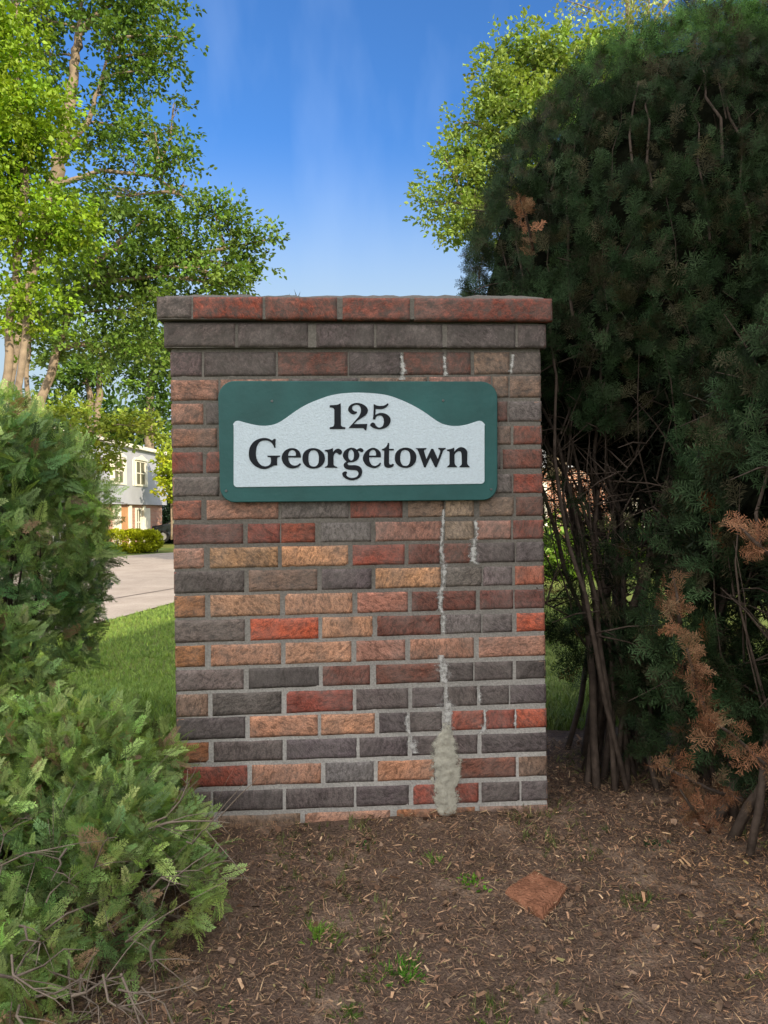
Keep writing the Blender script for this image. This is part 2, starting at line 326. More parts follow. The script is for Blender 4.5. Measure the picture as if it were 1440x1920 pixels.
CO = [
 (562, 600, 566, 605, .030, [(303, 361, 'P'), (366, 493, 'R'), (500, 631, 'R'), (643, 766, 'R'), (776, 1029, 'R')]),
 (608, 651, 612, 653, .014, [(309, 441, 'K'), (448, 577, 'K'), (594, 700, 'K'), (706, 828, 'K'), (838, 964, 'K'), (970, 1026, 'K')]),
 (661, 705, 661, 700, 0, [(317, 377, 'P'), (383, 516, 'K'), (522, 651, 'M'), (655, 751, 'K'), (758, 832, 'M'), (838, 882, 'M'), (890, 955, 'N'), (960, 1015, 'P')]),
 (714, 750, 705, 744, 0, [(318, 408, 'I'), (414, 540, 'I'), (546, 670, 'K'), (676, 800, 'N'), (806, 920, 'I'), (925, 953, 'N'), (957, 1015, 'N')]),
 (758, 795, 753, 789, 0, [(318, 380, 'I'), (387, 510, 'K'), (516, 640, 'R'), (646, 770, 'K'), (776, 915, 'N'), (933, 951, 'M'), (955, 1015, 'G')]),
 (805, 838, 799, 832, 0, [(319, 406, 'I'), (412, 536, 'O'), (542, 670, 'R'), (676, 800, 'K'), (806, 925, 'N'), (932, 957, 'N'), (964, 1016, 'R')]),
 (849, 887, 843, 877, 0, [(320, 379, 'R'), (387, 510, 'R'), (516, 640, 'K'), (646, 770, 'O'), (776, 938, 'K'), (944, 1016, 'M')]),
 (896, 930, 889, 923, 0, [(321, 410, 'P'), (416, 540, 'P'), (546, 670, 'R'), (676, 800, 'K'), (806, 925, 'O'), (931, 959, 'G'), (964, 1016, 'R')]),
 (940, 974, 932, 966, 0, [(325, 376, 'A'), (388, 521, 'I'), (528, 653, 'G'), (658, 754, 'R'), (766, 832, 'N'), (836, 888, 'T'), (900, 963, 'N'), (969, 1014, 'M')]),
 (985, 1020, 976, 1009, 0, [(326, 455, 'M'), (465, 524, 'R'), (528, 590, 'R'), (602, 695, 'G'), (705, 829, 'I'), (835, 888, 'T'), (895, 958, 'I'), (963, 1015, 'R')]),
 (1030, 1066, 1017, 1052, 0, [(326, 381, 'I'), (394, 520, 'Y'), (529, 652, 'Y'), (662, 758, 'R'), (767, 824, 'M'), (832, 883, 'M'), (894, 965, 'K'), (969, 1015, 'K')]),
 (1073, 1112, 1062, 1095, 0, [(327, 457, 'K'), (467, 594, 'N'), (604, 696, 'K'), (705, 826, 'Y'), (837, 903, 'G'), (907, 960, 'G'), (967, 1016, 'A')]),
 (1119, 1158, 1106, 1139, 0, [(328, 383, 'Q'), (395, 524, 'O'), (535, 660, 'O'), (671, 764, 'I'), (773, 822, 'M'), (831, 892, 'M'), (901, 962, 'M'), (966, 1018, 'M')]),
 (1165, 1205, 1150, 1182, 0, [(329, 458, 'P'), (470, 596, 'B'), (605, 698, 'O'), (708, 826, 'M'), (836, 902, 'G'), (906, 960, 'G'), (970, 1020, 'B')]),
 (1213, 1251, 1193, 1228, 0, [(329, 383, 'Q'), (396, 526, 'O'), (536, 658, 'O'), (669, 759, 'I'), (770, 888, 'I'), (899, 1021, 'I')]),
 (1259, 1296, 1239, 1271, 0, [(329, 456, 'P'), (467, 597, 'D'), (606, 693, 'M'), (706, 825, 'M'), (837, 887, 'K'), (891, 961, 'K'), (969, 1023, 'D')]),
 (1304, 1345, 1284, 1317, 0, [(329, 389, 'N'), (399, 527, 'K'), (538, 661, 'R'), (669, 765, 'K'), (774, 832, 'K'), (840, 894, 'K'), (901, 954, 'K'), (958, 1024, 'K')]),
 (1349, 1388, 1330, 1363, 0, [(330, 459, 'K'), (469, 595, 'O'), (603, 702, 'O'), (712, 762, 'K'), (770, 828, 'K'), (847, 907, 'R'), (912, 965, 'R'), (969, 1025, 'B')]),
 (1395, 1431, 1375, 1408, 0, [(331, 390, 'Q'), (401, 529, 'K'), (538, 668, 'K'), (675, 764, 'K'), (774, 818, 'K'), (822, 895, 'K'), (904, 1026, 'K')]),
 (1441, 1477, 1419, 1454, 0, [(332, 463, 'R'), (473, 601, 'O'), (611, 700, 'G'), (709, 815, 'O'), (820, 967, 'M'), (974, 1027, 'N')]),
 (1488, 1524, 1465, 1500, 0, [(332, 394, 'K'), (400, 529, 'K'), (537, 663, 'K'), (669, 766, 'K'), (776, 834, 'R'), (840, 897, 'R'), (904, 974, 'K'), (979, 1028, 'K')]),
 (1535, 1575, 1510, 1548, 0, [(332, 400, 'N'), (409, 562, 'N'), (573, 731, 'I'), (745, 890, 'Q'), (900, 1028, 'N')]),
]
pil = empty('brick_pillar', tuple(ORG), math.atan2(TANG.y, TANG.x), label='square brick pillar of mixed red, orange and charcoal bricks carrying the green house sign', cat='pillar')
HW = .5*(loc(1022, 1100)[0]-loc(325, 1100)[0]); UC = .5*(loc(1022, 1100)[0]+loc(325, 1100)[0]); DEP = .62
BV, BF, BCol, BR = [], [], [], []
RN = np.random.default_rng(5)
def brick(corners, col, depth=.05):
    """corners: 4 points (u,y,z) of the front: bl, br, tr, tl (y is the outward plane); inward dir is given by corners normal"""
    bl, br, tr, tl = [np.array(c, float) for c in corners]
    L = np.linalg.norm(br-bl); H = np.linalg.norm(tl-bl)
    nu, nv = max(6, int(L/.009)), 8
    nrm = np.cross(br-bl, tl-bl); nrm /= np.linalg.norm(nrm)
    base = len(BV); r = RN.random(); seed = RN.random()*100
    bc_ = np.array(lin(BC[col])); bc_ = bc_*.91+bc_.mean()*.09; base_tone = bc_*1.12*(1+RN.normal(0, .07))*(1+RN.normal(0, .03, 3))
    for j in range(nv+1):
        for i in range(nu+1):
            s, t = i/nu, j/nv
            p = (bl*(1-s)+br*s)*(1-t)+(tl*(1-s)+tr*s)*t
            du = min(s, 1-s)*L; dv = min(t, 1-t)*H
            e = min(du, dv)
            n = mnoise.noise(Vector((p[0]*60+seed, p[1]*60, p[2]*60)))
            n2 = mnoise.noise(Vector((p[0]*22+seed, p[1]*22, p[2]*22+9)))
            bulge = -.0035*math.exp(-(e/.0028)**2) + .0009*n + .0012*n2
            q = p + nrm*bulge
            if e < 1e-6:      # ragged arris
                ctr = (bl+tr)/2; dirc = ctr-p; dirc /= np.linalg.norm(dirc)+1e-9
                q = q + dirc*(.0012+.0016*max(0, n+n2))
            BV.append(q); BCol.append(base_tone*(1+.10*n)); BR.append(r)
    for j in range(nv):
        for i in range(nu):
            a = base+j*(nu+1)+i; BF.append((a, a+1, a+nu+2, a+nu+1))
    # sides going in
    ring = [base+i for i in range(nu+1)]+[base+j*(nu+1)+nu for j in range(1, nv+1)]+[base+nv*(nu+1)+i for i in range(nu-1, -1, -1)]+[base+j*(nu+1) for j in range(nv-1, 0, -1)]
    b2 = len(BV)
    for k in ring: BV.append(BV[k]-nrm*depth*.4); BCol.append(base_tone); BR.append(r)
    m = len(ring)
    for k in range(m): BF.append((ring[k], b2+k, b2+(k+1) % m, ring[(k+1) % m]))
rl = random.Random(8)
def side_cols(): return rl.choice('KKGPDRMMNOOITQ')
for ci, (yl0, yl1, yr0, yr1, proud, brs) in enumerate(CO):
    xl, xr = brs[0][0], brs[-1][1]
    def yy(x, a, b): return a+(b-a)*(x-xl)/(xr-xl)
    zt = loc(672, yy(672, yl0, yr0))[1]; zb = loc(672, yy(672, yl1, yr1))[1]
    for k, (x0, x1, c) in enumerate(brs):
        pts = [loc(x0, yy(x0, yl1, yr1)), loc(x1, yy(x1, yl1, yr1)), loc(x1, yy(x1, yl0, yr0)), loc(x0, yy(x0, yl0, yr0))]
        if k == 0: u0 = min(pts[0][0], pts[3][0]); pts[0] = (UC-HW-proud, pts[0][1]); pts[3] = (UC-HW-proud, pts[3][1])
        if k == len(brs)-1: pts[1] = (UC+HW+proud, pts[1][1]); pts[2] = (UC+HW+proud, pts[2][1])
        gx = [(-1 if k else 0), (1 if k < len(brs)-1 else 0)]
        pts = [(pts[0][0]+GROW*gx[0], pts[0][1]-GROW), (pts[1][0]+GROW*gx[1], pts[1][1]-GROW), (pts[2][0]+GROW*gx[1], pts[2][1]+GROW), (pts[3][0]+GROW*gx[0], pts[3][1]+GROW)]
        brick([(u, -proud, z) for u, z in pts], c)
    # the two flanks and the rear, laid in the same courses
    for sgn in (-1, 1):
        u = UC+sgn*(HW+proud); ya, yb = -proud+.001, DEP+proud
        zl_t = loc(xl if sgn < 0 else xr, yl0 if sgn < 0 else yr0)[1]; zl_b = loc(xl if sgn < 0 else xr, yl1 if sgn < 0 else yr1)[1]
        cuts = [ya, ya+.095, ya+.30, ya+.505, yb] if ci % 2 else [ya, ya+.2, ya+.405, yb]
        for a, b in zip(cuts[:-1], cuts[1:]):
            a2 = a+.005 if a > ya else a; b2 = b-.005 if b < yb else b
            q = [(u, b2, zl_b), (u, a2, zl_b), (u, a2, zl_t), (u, b2, zl_t)] if sgn < 0 else [(u, a2, zl_b), (u, b2, zl_b), (u, b2, zl_t), (u, a2, zl_t)]
            brick(q, side_cols())
    n = 6; L = 2*(HW+proud)
    for k in range(n):
        a = UC+HW+proud-L*k/n; b = a-L/n+.01
        brick([(a, DEP+proud, zb), (b, DEP+proud, zb), (b, DEP+proud, zt), (a, DEP+proud, zt)], side_cols())
polys('brickwork', BV, BF, M['brick'], pil, col=np.array(BCol), attrs={'rnd': BR})
# mortar core, the corbelled courses and the crowned mortar cap
mb = MB(); zc2 = loc(672, 655)[1]; zc1 = loc(672, 605)[1]; ztop = loc(672, 564)[1]
e = .004
mb.box(UC-HW+e, e, .35, UC+HW-e, DEP-e, zc2-.004)
mb.box(UC-HW-.014+e, -.014+e, loc(672, 652.5)[1], UC+HW+.014-e, DEP+.014-e, loc(672, 610)[1])
mb.box(UC-HW+.004, .004, zc2-.004, UC+HW-.004, DEP-.004, zc1+.002)
mb.box(UC-HW-.030+e, -.030+e, loc(672, 602.5)[1], UC+HW+.030-e, DEP+.03-e, ztop)
mb.build('mortar', M['mortar'], pil)
# weathered mortar crown
xs_ = np.linspace(UC-HW-.026, UC+HW+.026, 60); ys_ = np.linspace(-.026, DEP+.026, 34)
Vc = []
for y in ys_:
    for x in xs_:
        ex = min(x-xs_[0], xs_[-1]-x); ey = min(y-ys_[0], ys_[-1]-y); e_ = min(ex, ey)
        z = ztop-.004 + .036*(1-math.exp(-e_/.04)) + .007*mnoise.fractal(Vector((x*18, y*18, 3)), 1, 2, 4)*min(1, e_/.01)
        Vc.append((x, y, z))
nx = len(xs_); ii = np.arange(len(ys_)-1)[:, None]*nx+np.arange(nx-1)[None]
polys('cap_crown', Vc, np.stack([ii, ii+1, ii+nx+1, ii+nx], -1).reshape(-1, 4), M['mortar'], pil, smooth=True)
# lime residue: thin white efflorescence bled out of the joints, and the crust at the foot
def lime_mat(name, c, sc, thr, ramp=.32, op=.92):
    m, t, b = new_mat(name); tcn = N(t, 'ShaderNodeTexCoord'); at = N(t, 'ShaderNodeAttribute', attribute_name='edge')
    nz = N(t, 'ShaderNodeTexNoise', Scale=sc, Detail=6, Roughness=.7); t.links.new(tcn.outputs['Object'], nz.inputs[0])
    mu = N(t, 'ShaderNodeMath', operation='MULTIPLY_ADD'); mu.inputs[1].default_value = 3.0; mu.inputs[2].default_value = -1.5; t.links.new(nz.outputs[0], mu.inputs[0])
    ad = N(t, 'ShaderNodeMath', operation='ADD'); t.links.new(at.outputs['Fac'], ad.inputs[0]); t.links.new(mu.outputs[0], ad.inputs[1])
    mr = N(t, 'ShaderNodeMapRange'); mr.inputs[1].default_value = thr; mr.inputs[2].default_value = thr+ramp; mr.inputs[4].default_value = op; t.links.new(ad.outputs[0], mr.inputs[0])
    rgb = N(t, 'ShaderNodeRGB'); rgb.outputs[0].default_value = (*c, 1)
    t.links.new(tint(t, rgb.outputs[0], nz.outputs[0], .6, 1.25), b.inputs['Base Color']); t.links.new(mr.outputs[0], b.inputs['Alpha'])
    b.inputs['Roughness'].default_value = .95; b.inputs['Specular IOR Level'].default_value = .1
    bp = N(t, 'ShaderNodeBump', Strength=1.0, Distance=.004); t.links.new(nz.outputs[0], bp.inputs['Height']); t.links.new(bp.outputs[0], b.inputs['Normal'])
    return m
M['lime'] = lime_mat('lime_residue', (.56, .55, .53), 60, .25, .8, .8)
M['lump'] = lime_mat('mossy_lime_crust', (.47, .45, .375), 42, .22, .55, .88)
def crust(name, path, wid, th, mat, seed, parent=pil):
    V = []; Fq = []; ed = []; rr = random.Random(seed); P = []
    for i in range(len(path)-1):
        (x0, y0, w0), (x1, y1, w1) = path[i], path[i+1]
        n = max(2, int(abs(y1-y0)/2.2))
        for k in range(n):
            s = k/n; P.append((x0+(x1-x0)*s+rr.uniform(-.7, .7), y0+(y1-y0)*s, (w0+(w1-w0)*s)*rr.uniform(.7, 1.3)))
    P.append(path[-1]); K = 7
    for (x, y, wv) in P:
        for k in range(K):
            s = -1+2*k/(K-1); u, z = loc(x+s*wv*wid, y)
            V.append((u, -.0022-th*(1-s*s), z)); ed.append(1-abs(s))
    for i in range(len(P)-1):
        for k in range(K-1):
            a = i*K+k; Fq.append((a, a+K, a+K+1, a+1))
    return polys(name, V, Fq, mat, parent, smooth=True, attrs={'edge': ed})
runs = [[(831, 955, 2), (829, 1010, 2), (826, 1025, 3), (831, 1050, 3), (833, 1075, 3), (831, 1098, 3), (825, 1108, 4), (825, 1140, 2.5), (831, 1150, 2.5), (832, 1185, 3)],
        [(826, 1228, 3), (829, 1245, 6), (833, 1268, 7), (836, 1285, 2), (836, 1305, 3), (838, 1322, 8), (838, 1345, 5), (840, 1372, 6)],
        [(891, 975, 2), (895, 1004, 2), (888, 1012, 4), (888, 1052, 4.5), (896, 1058, 2)],
        [(752, 662, 2), (755, 690, 3), (754, 712, 4)], [(832, 665, 1.5), (836, 705, 3)], [(962, 665, 2), (958, 700, 2.2)], [(700, 620, 1.6), (703, 650, 2)],
        [(765, 1338, 2), (762, 1352, 3), (768, 1378, 2), (773, 1395, 6), (777, 1412, 4)], [(897, 1290, 2), (900, 1318, 2.2)],
        [(910, 1358, 3), (905, 1372, 4), (896, 1376, 2)], [(967, 1330, 1.5), (966, 1360, 1.5)], [(908, 1330, 1.2), (910, 1356, 1.6)]]
for i, r_ in enumerate(runs): crust('lime_run', r_, 2.6, .0004, M['lime'], i)
V = []; Fq = []; ed = []; nu, nv = 30, 60
prof = [(838, 1350, 6), (837, 1372, 14), (834, 1388, 24), (834, 1402, 30), (835, 1420, 35), (836, 1440, 37), (838, 1458, 33), (836, 1475, 27), (837, 1495, 29), (838, 1510, 27), (838, 1528, 20)]
for j in range(nv+1):
    t = j/nv*(len(prof)-1); k = min(int(t), len(prof)-2); s = t-k
    cx = prof[k][0]*(1-s)+prof[k+1][0]*s; cy = prof[k][1]*(1-s)+prof[k+1][1]*s; wd = prof[k][2]*(1-s)+prof[k+1][2]*s
    for i in range(nu+1):
        a = -1+2*i/nu; nn = mnoise.fractal(Vector((a*3, t*1.6, 5)), 1, 2, 5)
        u, z = loc(cx+a*wd, cy); e2 = min(1-abs(a), t*.6)
        V.append((u, -.0016-.0035*max(0, 1-a*a)*(1+.8*nn)*min(1, t), z)); ed.append(min(1.25, e2*2.1))
for j in range(nv):
    for i in range(nu):
        a = j*(nu+1)+i; Fq.append((a, a+nu+1, a+nu+2, a+1))
polys('lime_crust', V, Fq, M['lump'], pil, smooth=True, attrs={'edge': ed})

# ------------------------------------------------------------------ the sign
def smooth_path(pts, seg=6):
    """closed outline; a point with a third item is a corner"""
    n = len(pts); out = []
    P = [np.array(p[:2], float) for p in pts]; cor = [len(p) > 2 for p in pts]
    for i in range(n):
        p0, p1, p2, p3 = P[(i-1) % n], P[i], P[(i+1) % n], P[(i+2) % n]
        if cor[i] and cor[(i+1) % n]: out.append(p1); continue
        m1 = np.zeros(2) if cor[i] else (p2-p0)/2
        m2 = np.zeros(2) if cor[(i+1) % n] else (p3-p1)/2
        L = np.linalg.norm(p2-p1)
        if cor[i]: m1 = (p2-p1)*1.5-m2*.5
        if cor[(i+1) % n]: m2 = (p2-p1)*1.5-m1*.5
        for m in (m1, m2):
            l = np.linalg.norm(m)
            if l > 1.3*L: m *= 1.3*L/l
        for k in range(seg):
            t = k/seg; out.append((2*t**3-3*t**2+1)*p1+(t**3-2*t**2+t)*m1+(-2*t**3+3*t**2)*p2+(t**3-t**2)*m2)
    return out
sgn = empty('house_sign', tuple(ORG), math.atan2(TANG.y, TANG.x), label='green board with white arched panel reading 125 Georgetown, fixed to the brick pillar', cat='sign')
def plate(name, contours, y0, y1, mat, parent, bevel=.0):
    """contours in photo pixels traced on the pillar's plane; solid from y0 to y1 (negative = towards the street)"""
    cu = bpy.data.curves.new(name, 'CURVE'); cu.dimensions = '2D'; cu.fill_mode = 'BOTH'
    for c in contours:
        sp = cu.splines.new('POLY'); sp.points.add(len(c)-1); sp.use_cyclic_u = True
        for k, (px, py) in enumerate(c):
            p = face(px, py, -(y0+y1)/2*0+abs(y1)); d = p-ORG
            sp.points[k].co = (d.dot(TANG), p.z, 0, 1)
    cu.extrude = abs(y1-y0)/2-bevel; cu.bevel_depth = bevel; cu.bevel_resolution = 1; cu.offset = -bevel
    tmp = bpy.data.objects.new('tmp', cu); COL.objects.link(tmp)
    dg = bpy.context.evaluated_depsgraph_get()
    me = bpy.data.meshes.new_from_object(tmp.evaluated_get(dg)); bpy.data.objects.remove(tmp)
    me.name = name; n = len(me.vertices); co = np.zeros(n*3, np.float32); me.vertices.foreach_get('co', co); co = co.reshape(-1, 3)
    yc = (y0+y1)/2
    new = np.stack([co[:, 0], yc-co[:, 2], co[:, 1]], 1); me.vertices.foreach_set('co', new.ravel())
    me.materials.clear(); me.update()
    return link(name, me, mat, parent)
def arc(cx, cy, rx, ry, a0, a1, n=9):
    return [(cx+rx*math.cos(math.radians(a0+(a1-a0)*k/(n-1))), cy+ry*math.sin(math.radians(a0+(a1-a0)*k/(n-1)))) for k in range(n)]
board = arc(440, 745, 31, 31, 180, 270)+arc(902, 746, 31, 31, 270, 360)+arc(905, 909, 28, 29, 0, 90)+arc(440, 912, 28, 30, 90, 180)
plate('board', [board], .0, -.022, M['sign_green'], sgn, .0025)
panel = smooth_path([(438, 797), (441, 790.5), (448, 789.2), (460, 792.5), (480, 797), (497, 798.3), (512, 796.3), (525, 791), (540, 781), (557, 769), (577, 757.5), (600, 748), (622, 741), (645, 737.3), (672, 736.2), (700, 737.5),
    (726, 741), (750, 749), (775, 760.5), (797, 773.5), (813, 785), (826, 793), (840, 797.5), (858, 798.8), (876, 795.8), (891, 791), (900, 789), (906, 792), (908.6, 798)], 5)[:-5]
panel += [(908.6, 798)]+arc(902.6, 901, 6, 6, 0, 90, 6)+arc(445, 906.5, 7, 7, 90, 180, 6)
plate('sign_panel', [panel], -.0215, -.0245, M['sign_white'], sgn, .0006)
c_ = 1
def G(ox, oy, sc, *cons):
    out = []
    for c in cons: out.append([(ox+p[0]/sc, oy+p[1]/sc) for p in smooth_path(c)])
    return out
S1, S2, S3, S4, S5, S6 = (610, 750, 11.077), (460, 815, 12.), (560, 830, 12.), (630, 830, 13.09), (710, 825, 14.4), (775, 830, 13.09)
glyphs = [
 G(*S1, [(90, 110, c_), (180, 102), (250, 96), (320, 65, c_), (322, 490, c_), (340, 545), (415, 565, c_), (415, 602, c_), (90, 602, c_), (90, 565, c_), (165, 545), (186, 490, c_), (186, 205, c_), (160, 162), (90, 150, c_)]),
 G(*S1, [(485, 580, c_), (600, 450), (700, 330), (735, 250), (735, 170), (700, 112), (640, 97), (580, 117), (555, 160), (570, 205), (610, 233), (650, 240), (655, 265), (620, 290), (570, 297), (510, 265), (476, 210), (485, 150), (540, 90), (640, 60), (740, 73), (830, 120), (882, 190), (875, 260), (830, 320), (740, 380), (650, 440), (597, 500, c_), (872, 495, c_), (850, 630, c_), (820, 622), (795, 590), (760, 582, c_)]),
 G(*S1, [(1005, 80, c_), (1080, 115), (1180, 120), (1250, 100), (1295, 65, c_), (1315, 90, c_), (1270, 145), (1190, 184), (1110, 187), (1045, 180, c_), (1040, 310, c_), (1090, 280), (1160, 265), (1260, 290), (1335, 350), (1357, 430), (1320, 520), (1240, 580), (1120, 607), (1010, 585), (940, 540), (935, 500), (975, 468), (1020, 480), (1050, 530), (1090, 563), (1140, 570), (1190, 540), (1215, 470), (1210, 390), (1180, 337), (1130, 320), (1070, 335), (1045, 370), (1040, 402, c_), (988, 402, c_), (1000, 250)]),
 G(*S2, [(640, 95, c_), (682, 95, c_), (677, 297, c_), (648, 292, c_), (610, 210), (540, 150), (440, 127), (340, 152), (270, 240), (240, 360), (240, 480), (275, 590), (350, 680), (430, 710), (510, 698), (560, 660), (575, 600), (573, 540), (555, 508), (498, 498, c_), (498, 470, c_), (782, 470, c_), (782, 498, c_), (732, 510), (716, 550), (716, 690, c_), (640, 695), (560, 735), (440, 772), (300, 747), (170, 662), (93, 540), (78, 400), (108, 270), (188, 160), (300, 95), (420, 73), (520, 88), (600, 128, c_)]),
 G(*S2, [(1247, 512, c_), (965, 512, c_), (980, 590), (1020, 658), (1090, 694), (1160, 688), (1228, 638, c_), (1252, 660, c_), (1190, 727), (1080, 758), (960, 738), (860, 652), (818, 540), (838, 430), (918, 340), (1040, 300), (1150, 323), (1222, 390), (1247, 460)],
    [(965, 474, c_), (1135, 474, c_), (1135, 420), (1110, 368), (1050, 345), (995, 375), (970, 430)]),
 G(*S3, [(330, 120), (450, 148), (552, 230), (592, 350), (562, 460), (470, 552), (330, 582), (198, 552), (108, 460), (83, 350), (113, 230), (208, 148)],
    [(335, 165), (410, 200), (450, 290), (450, 430), (410, 510), (338, 537), (260, 510), (225, 430), (222, 290), (255, 205)]),
 G(*S3, [(590, 165, c_), (680, 150), (770, 122, c_), (778, 212, c_), (820, 160), (890, 133), (950, 160), (977, 210), (955, 257), (908, 265), (870, 235), (835, 227), (797, 268), (785, 340, c_), (785, 470, c_), (802, 517), (867, 542, c_), (867, 562, c_), (590, 562, c_), (590, 542, c_), (638, 520), (655, 470, c_), (655, 250, c_), (640, 208), (590, 192, c_)]),
 G(*S4, [(512, 172, c_), (545, 148), (595, 130), (650, 150), (677, 190), (655, 227), (610, 227), (570, 203), (532, 206, c_), (565, 262), (572, 340), (522, 420), (440, 467), (370, 480), (305, 487), (285, 512), (305, 545), (380, 553), (480, 553), (575, 582), (632, 650), (642, 740), (602, 832), (510, 897), (390, 922), (270, 897), (180, 832), (153, 760), (190, 715), (245, 705), (267, 735), (252, 775), (277, 825), (340, 858), (430, 862), (508, 833), (548, 780), (543, 722), (500, 680), (400, 668), (290, 657), (220, 622), (188, 560), (205, 500), (258, 462, c_), (200, 400), (168, 320), (198, 220), (280, 150), (380, 120), (460, 140)],
    [(370, 170), (425, 220), (440, 310), (425, 400), (375, 438), (320, 400), (300, 310), (315, 220)]),
 G(*S4, [(1102, 357, c_), (815, 357, c_), (820, 430), (850, 510), (900, 558), (970, 568), (1030, 538), (1083, 483, c_), (1107, 510, c_), (1060, 577), (960, 622), (850, 607), (740, 552), (668, 440), (668, 330), (730, 218), (820, 150), (920, 124), (1020, 160), (1087, 230), (1102, 300)],
    [(815, 316, c_), (978, 316, c_), (983, 260), (960, 200), (910, 175), (850, 200), (820, 250)]),
 G(*S5, [(245, 78, c_), (287, 78, c_), (282, 237, c_), (410, 237, c_), (410, 280, c_), (281, 280, c_), (279, 600, c_), (292, 648), (330, 663), (385, 637, c_), (417, 660, c_), (370, 727), (270, 752), (180, 727), (148, 670), (143, 600, c_), (150, 290, c_), (85, 272, c_), (88, 246, c_), (170, 208), (220, 150)]),
 G(*S5, [(725, 203), (882, 240), (992, 350), (1018, 480), (982, 612), (870, 722), (725, 752), (570, 718), (463, 612), (437, 480), (468, 340), (578, 240)],
    [(725, 268), (810, 308), (850, 400), (850, 560), (810, 660), (735, 697), (650, 680), (595, 590), (580, 460), (603, 340), (650, 285)]),
 G(*S6, [(62, 133, c_), (322, 130, c_), (322, 152, c_), (268, 178), (264, 218, c_), (322, 402, c_), (438, 150, c_), (490, 150, c_), (602, 402, c_), (660, 228, c_), (652, 180), (615, 150, c_), (615, 128, c_), (797, 128, c_), (795, 150, c_), (737, 195), (712, 252, c_), (575, 602, c_), (535, 602, c_), (418, 362, c_), (300, 607, c_), (265, 607, c_), (128, 222, c_), (100, 172), (62, 152, c_)]),
 G(*S6, [(828, 170, c_), (920, 150), (1005, 118, c_), (1008, 220, c_), (1060, 160), (1150, 110), (1250, 128), (1317, 200), (1327, 290, c_), (1322, 480, c_), (1337, 540), (1382, 580, c_), (1382, 602, c_), (1138, 602, c_), (1138, 580, c_), (1183, 540), (1190, 480, c_), (1185, 290, c_), (1165, 222), (1110, 210), (1050, 240), (1012, 300, c_), (1012, 480, c_), (1027, 540), (1072, 580, c_), (1072, 602, c_), (833, 602, c_), (833, 580, c_), (880, 545), (890, 490, c_), (890, 260, c_), (880, 215), (828, 200, c_)]),
]
for nm, g in zip(['numeral']*3+['letter']*10, glyphs):
    plate(nm, g, -.0243, -.0262, M['sign_black'], sgn)
for (px, py, r) in ((511, 754, .0042), (829, 753, .0042), (426, 921, .0045), (918, 918, .004)):
    u, z = loc(px, py); b_ = MB().tube([(u, -.0215, z), (u, -.0238, z)], [r, r*.75], 12); b_.build('screw', M['screw'], sgn)

# ------------------------------------------------------------------ foliage machinery
def rot_frames(D, U):
    D = D/np.linalg.norm(D, axis=1, keepdims=True)
    S = np.cross(D, U); n = np.linalg.norm(S, axis=1, keepdims=True); S = np.where(n > 1e-6, S/np.maximum(n, 1e-6), [[1, 0, 0]])
    Nn = np.cross(S, D); return D, S, Nn
def scatter(name, temps, P, D, U, S, C, mat, parent, jitter=.1, seed=0, tcol=None):
    """copies of small quad templates (T: (q,4,3) in axes dir, side, normal) baked in one mesh"""
    g = np.random.default_rng(seed); P = np.asarray(P, float); D = np.asarray(D, float); U = np.asarray(U, float)
    D, Sd, Nn = rot_frames(D, U); S = np.asarray(S, float); C = np.asarray(C, float)
    which = g.integers(0, len(temps), len(P)); VV = []; CC = []
    for k, T in enumerate(temps):
        m = which == k
        if not m.any(): continue
        q = T.reshape(-1, 3)*1.0
        v = (q[None, :, 0, None]*D[m][:, None] + q[None, :, 1, None]*Sd[m][:, None] + q[None, :, 2, None]*Nn[m][:, None])*S[m][:, None, None] + P[m][:, None]
        VV.append(v.reshape(-1, 3))
        jit = np.repeat(1+g.normal(0, jitter, (m.sum(), len(T), 1)), 4, axis=1)
        c = C[m][:, None, :]*np.clip(jit, .4, 1.7)
        if tcol is not None: c = c*tcol[k][None, :, :]
        CC.append(c.reshape(-1, 3))
    VV = np.concatenate(VV); CC = np.concatenate(CC)
    return polys(name, VV, np.arange(len(VV)).reshape(-1, 4), mat, parent, col=CC)
def leafT(w=.62, fold=.12):     # a maple-ish leaf: two quads folded on the midrib
    return np.array([[(0, 0, 0), (.35, -w/2, fold), (.8, -w/4, fold*.5), (1, 0, 0)], [(0, 0, 0), (1, 0, 0), (.8, w/4, fold*.5), (.35, w/2, fold)]])
LEAF = [leafT(.7, .12), leafT(.85, .05), leafT(.6, .2)]
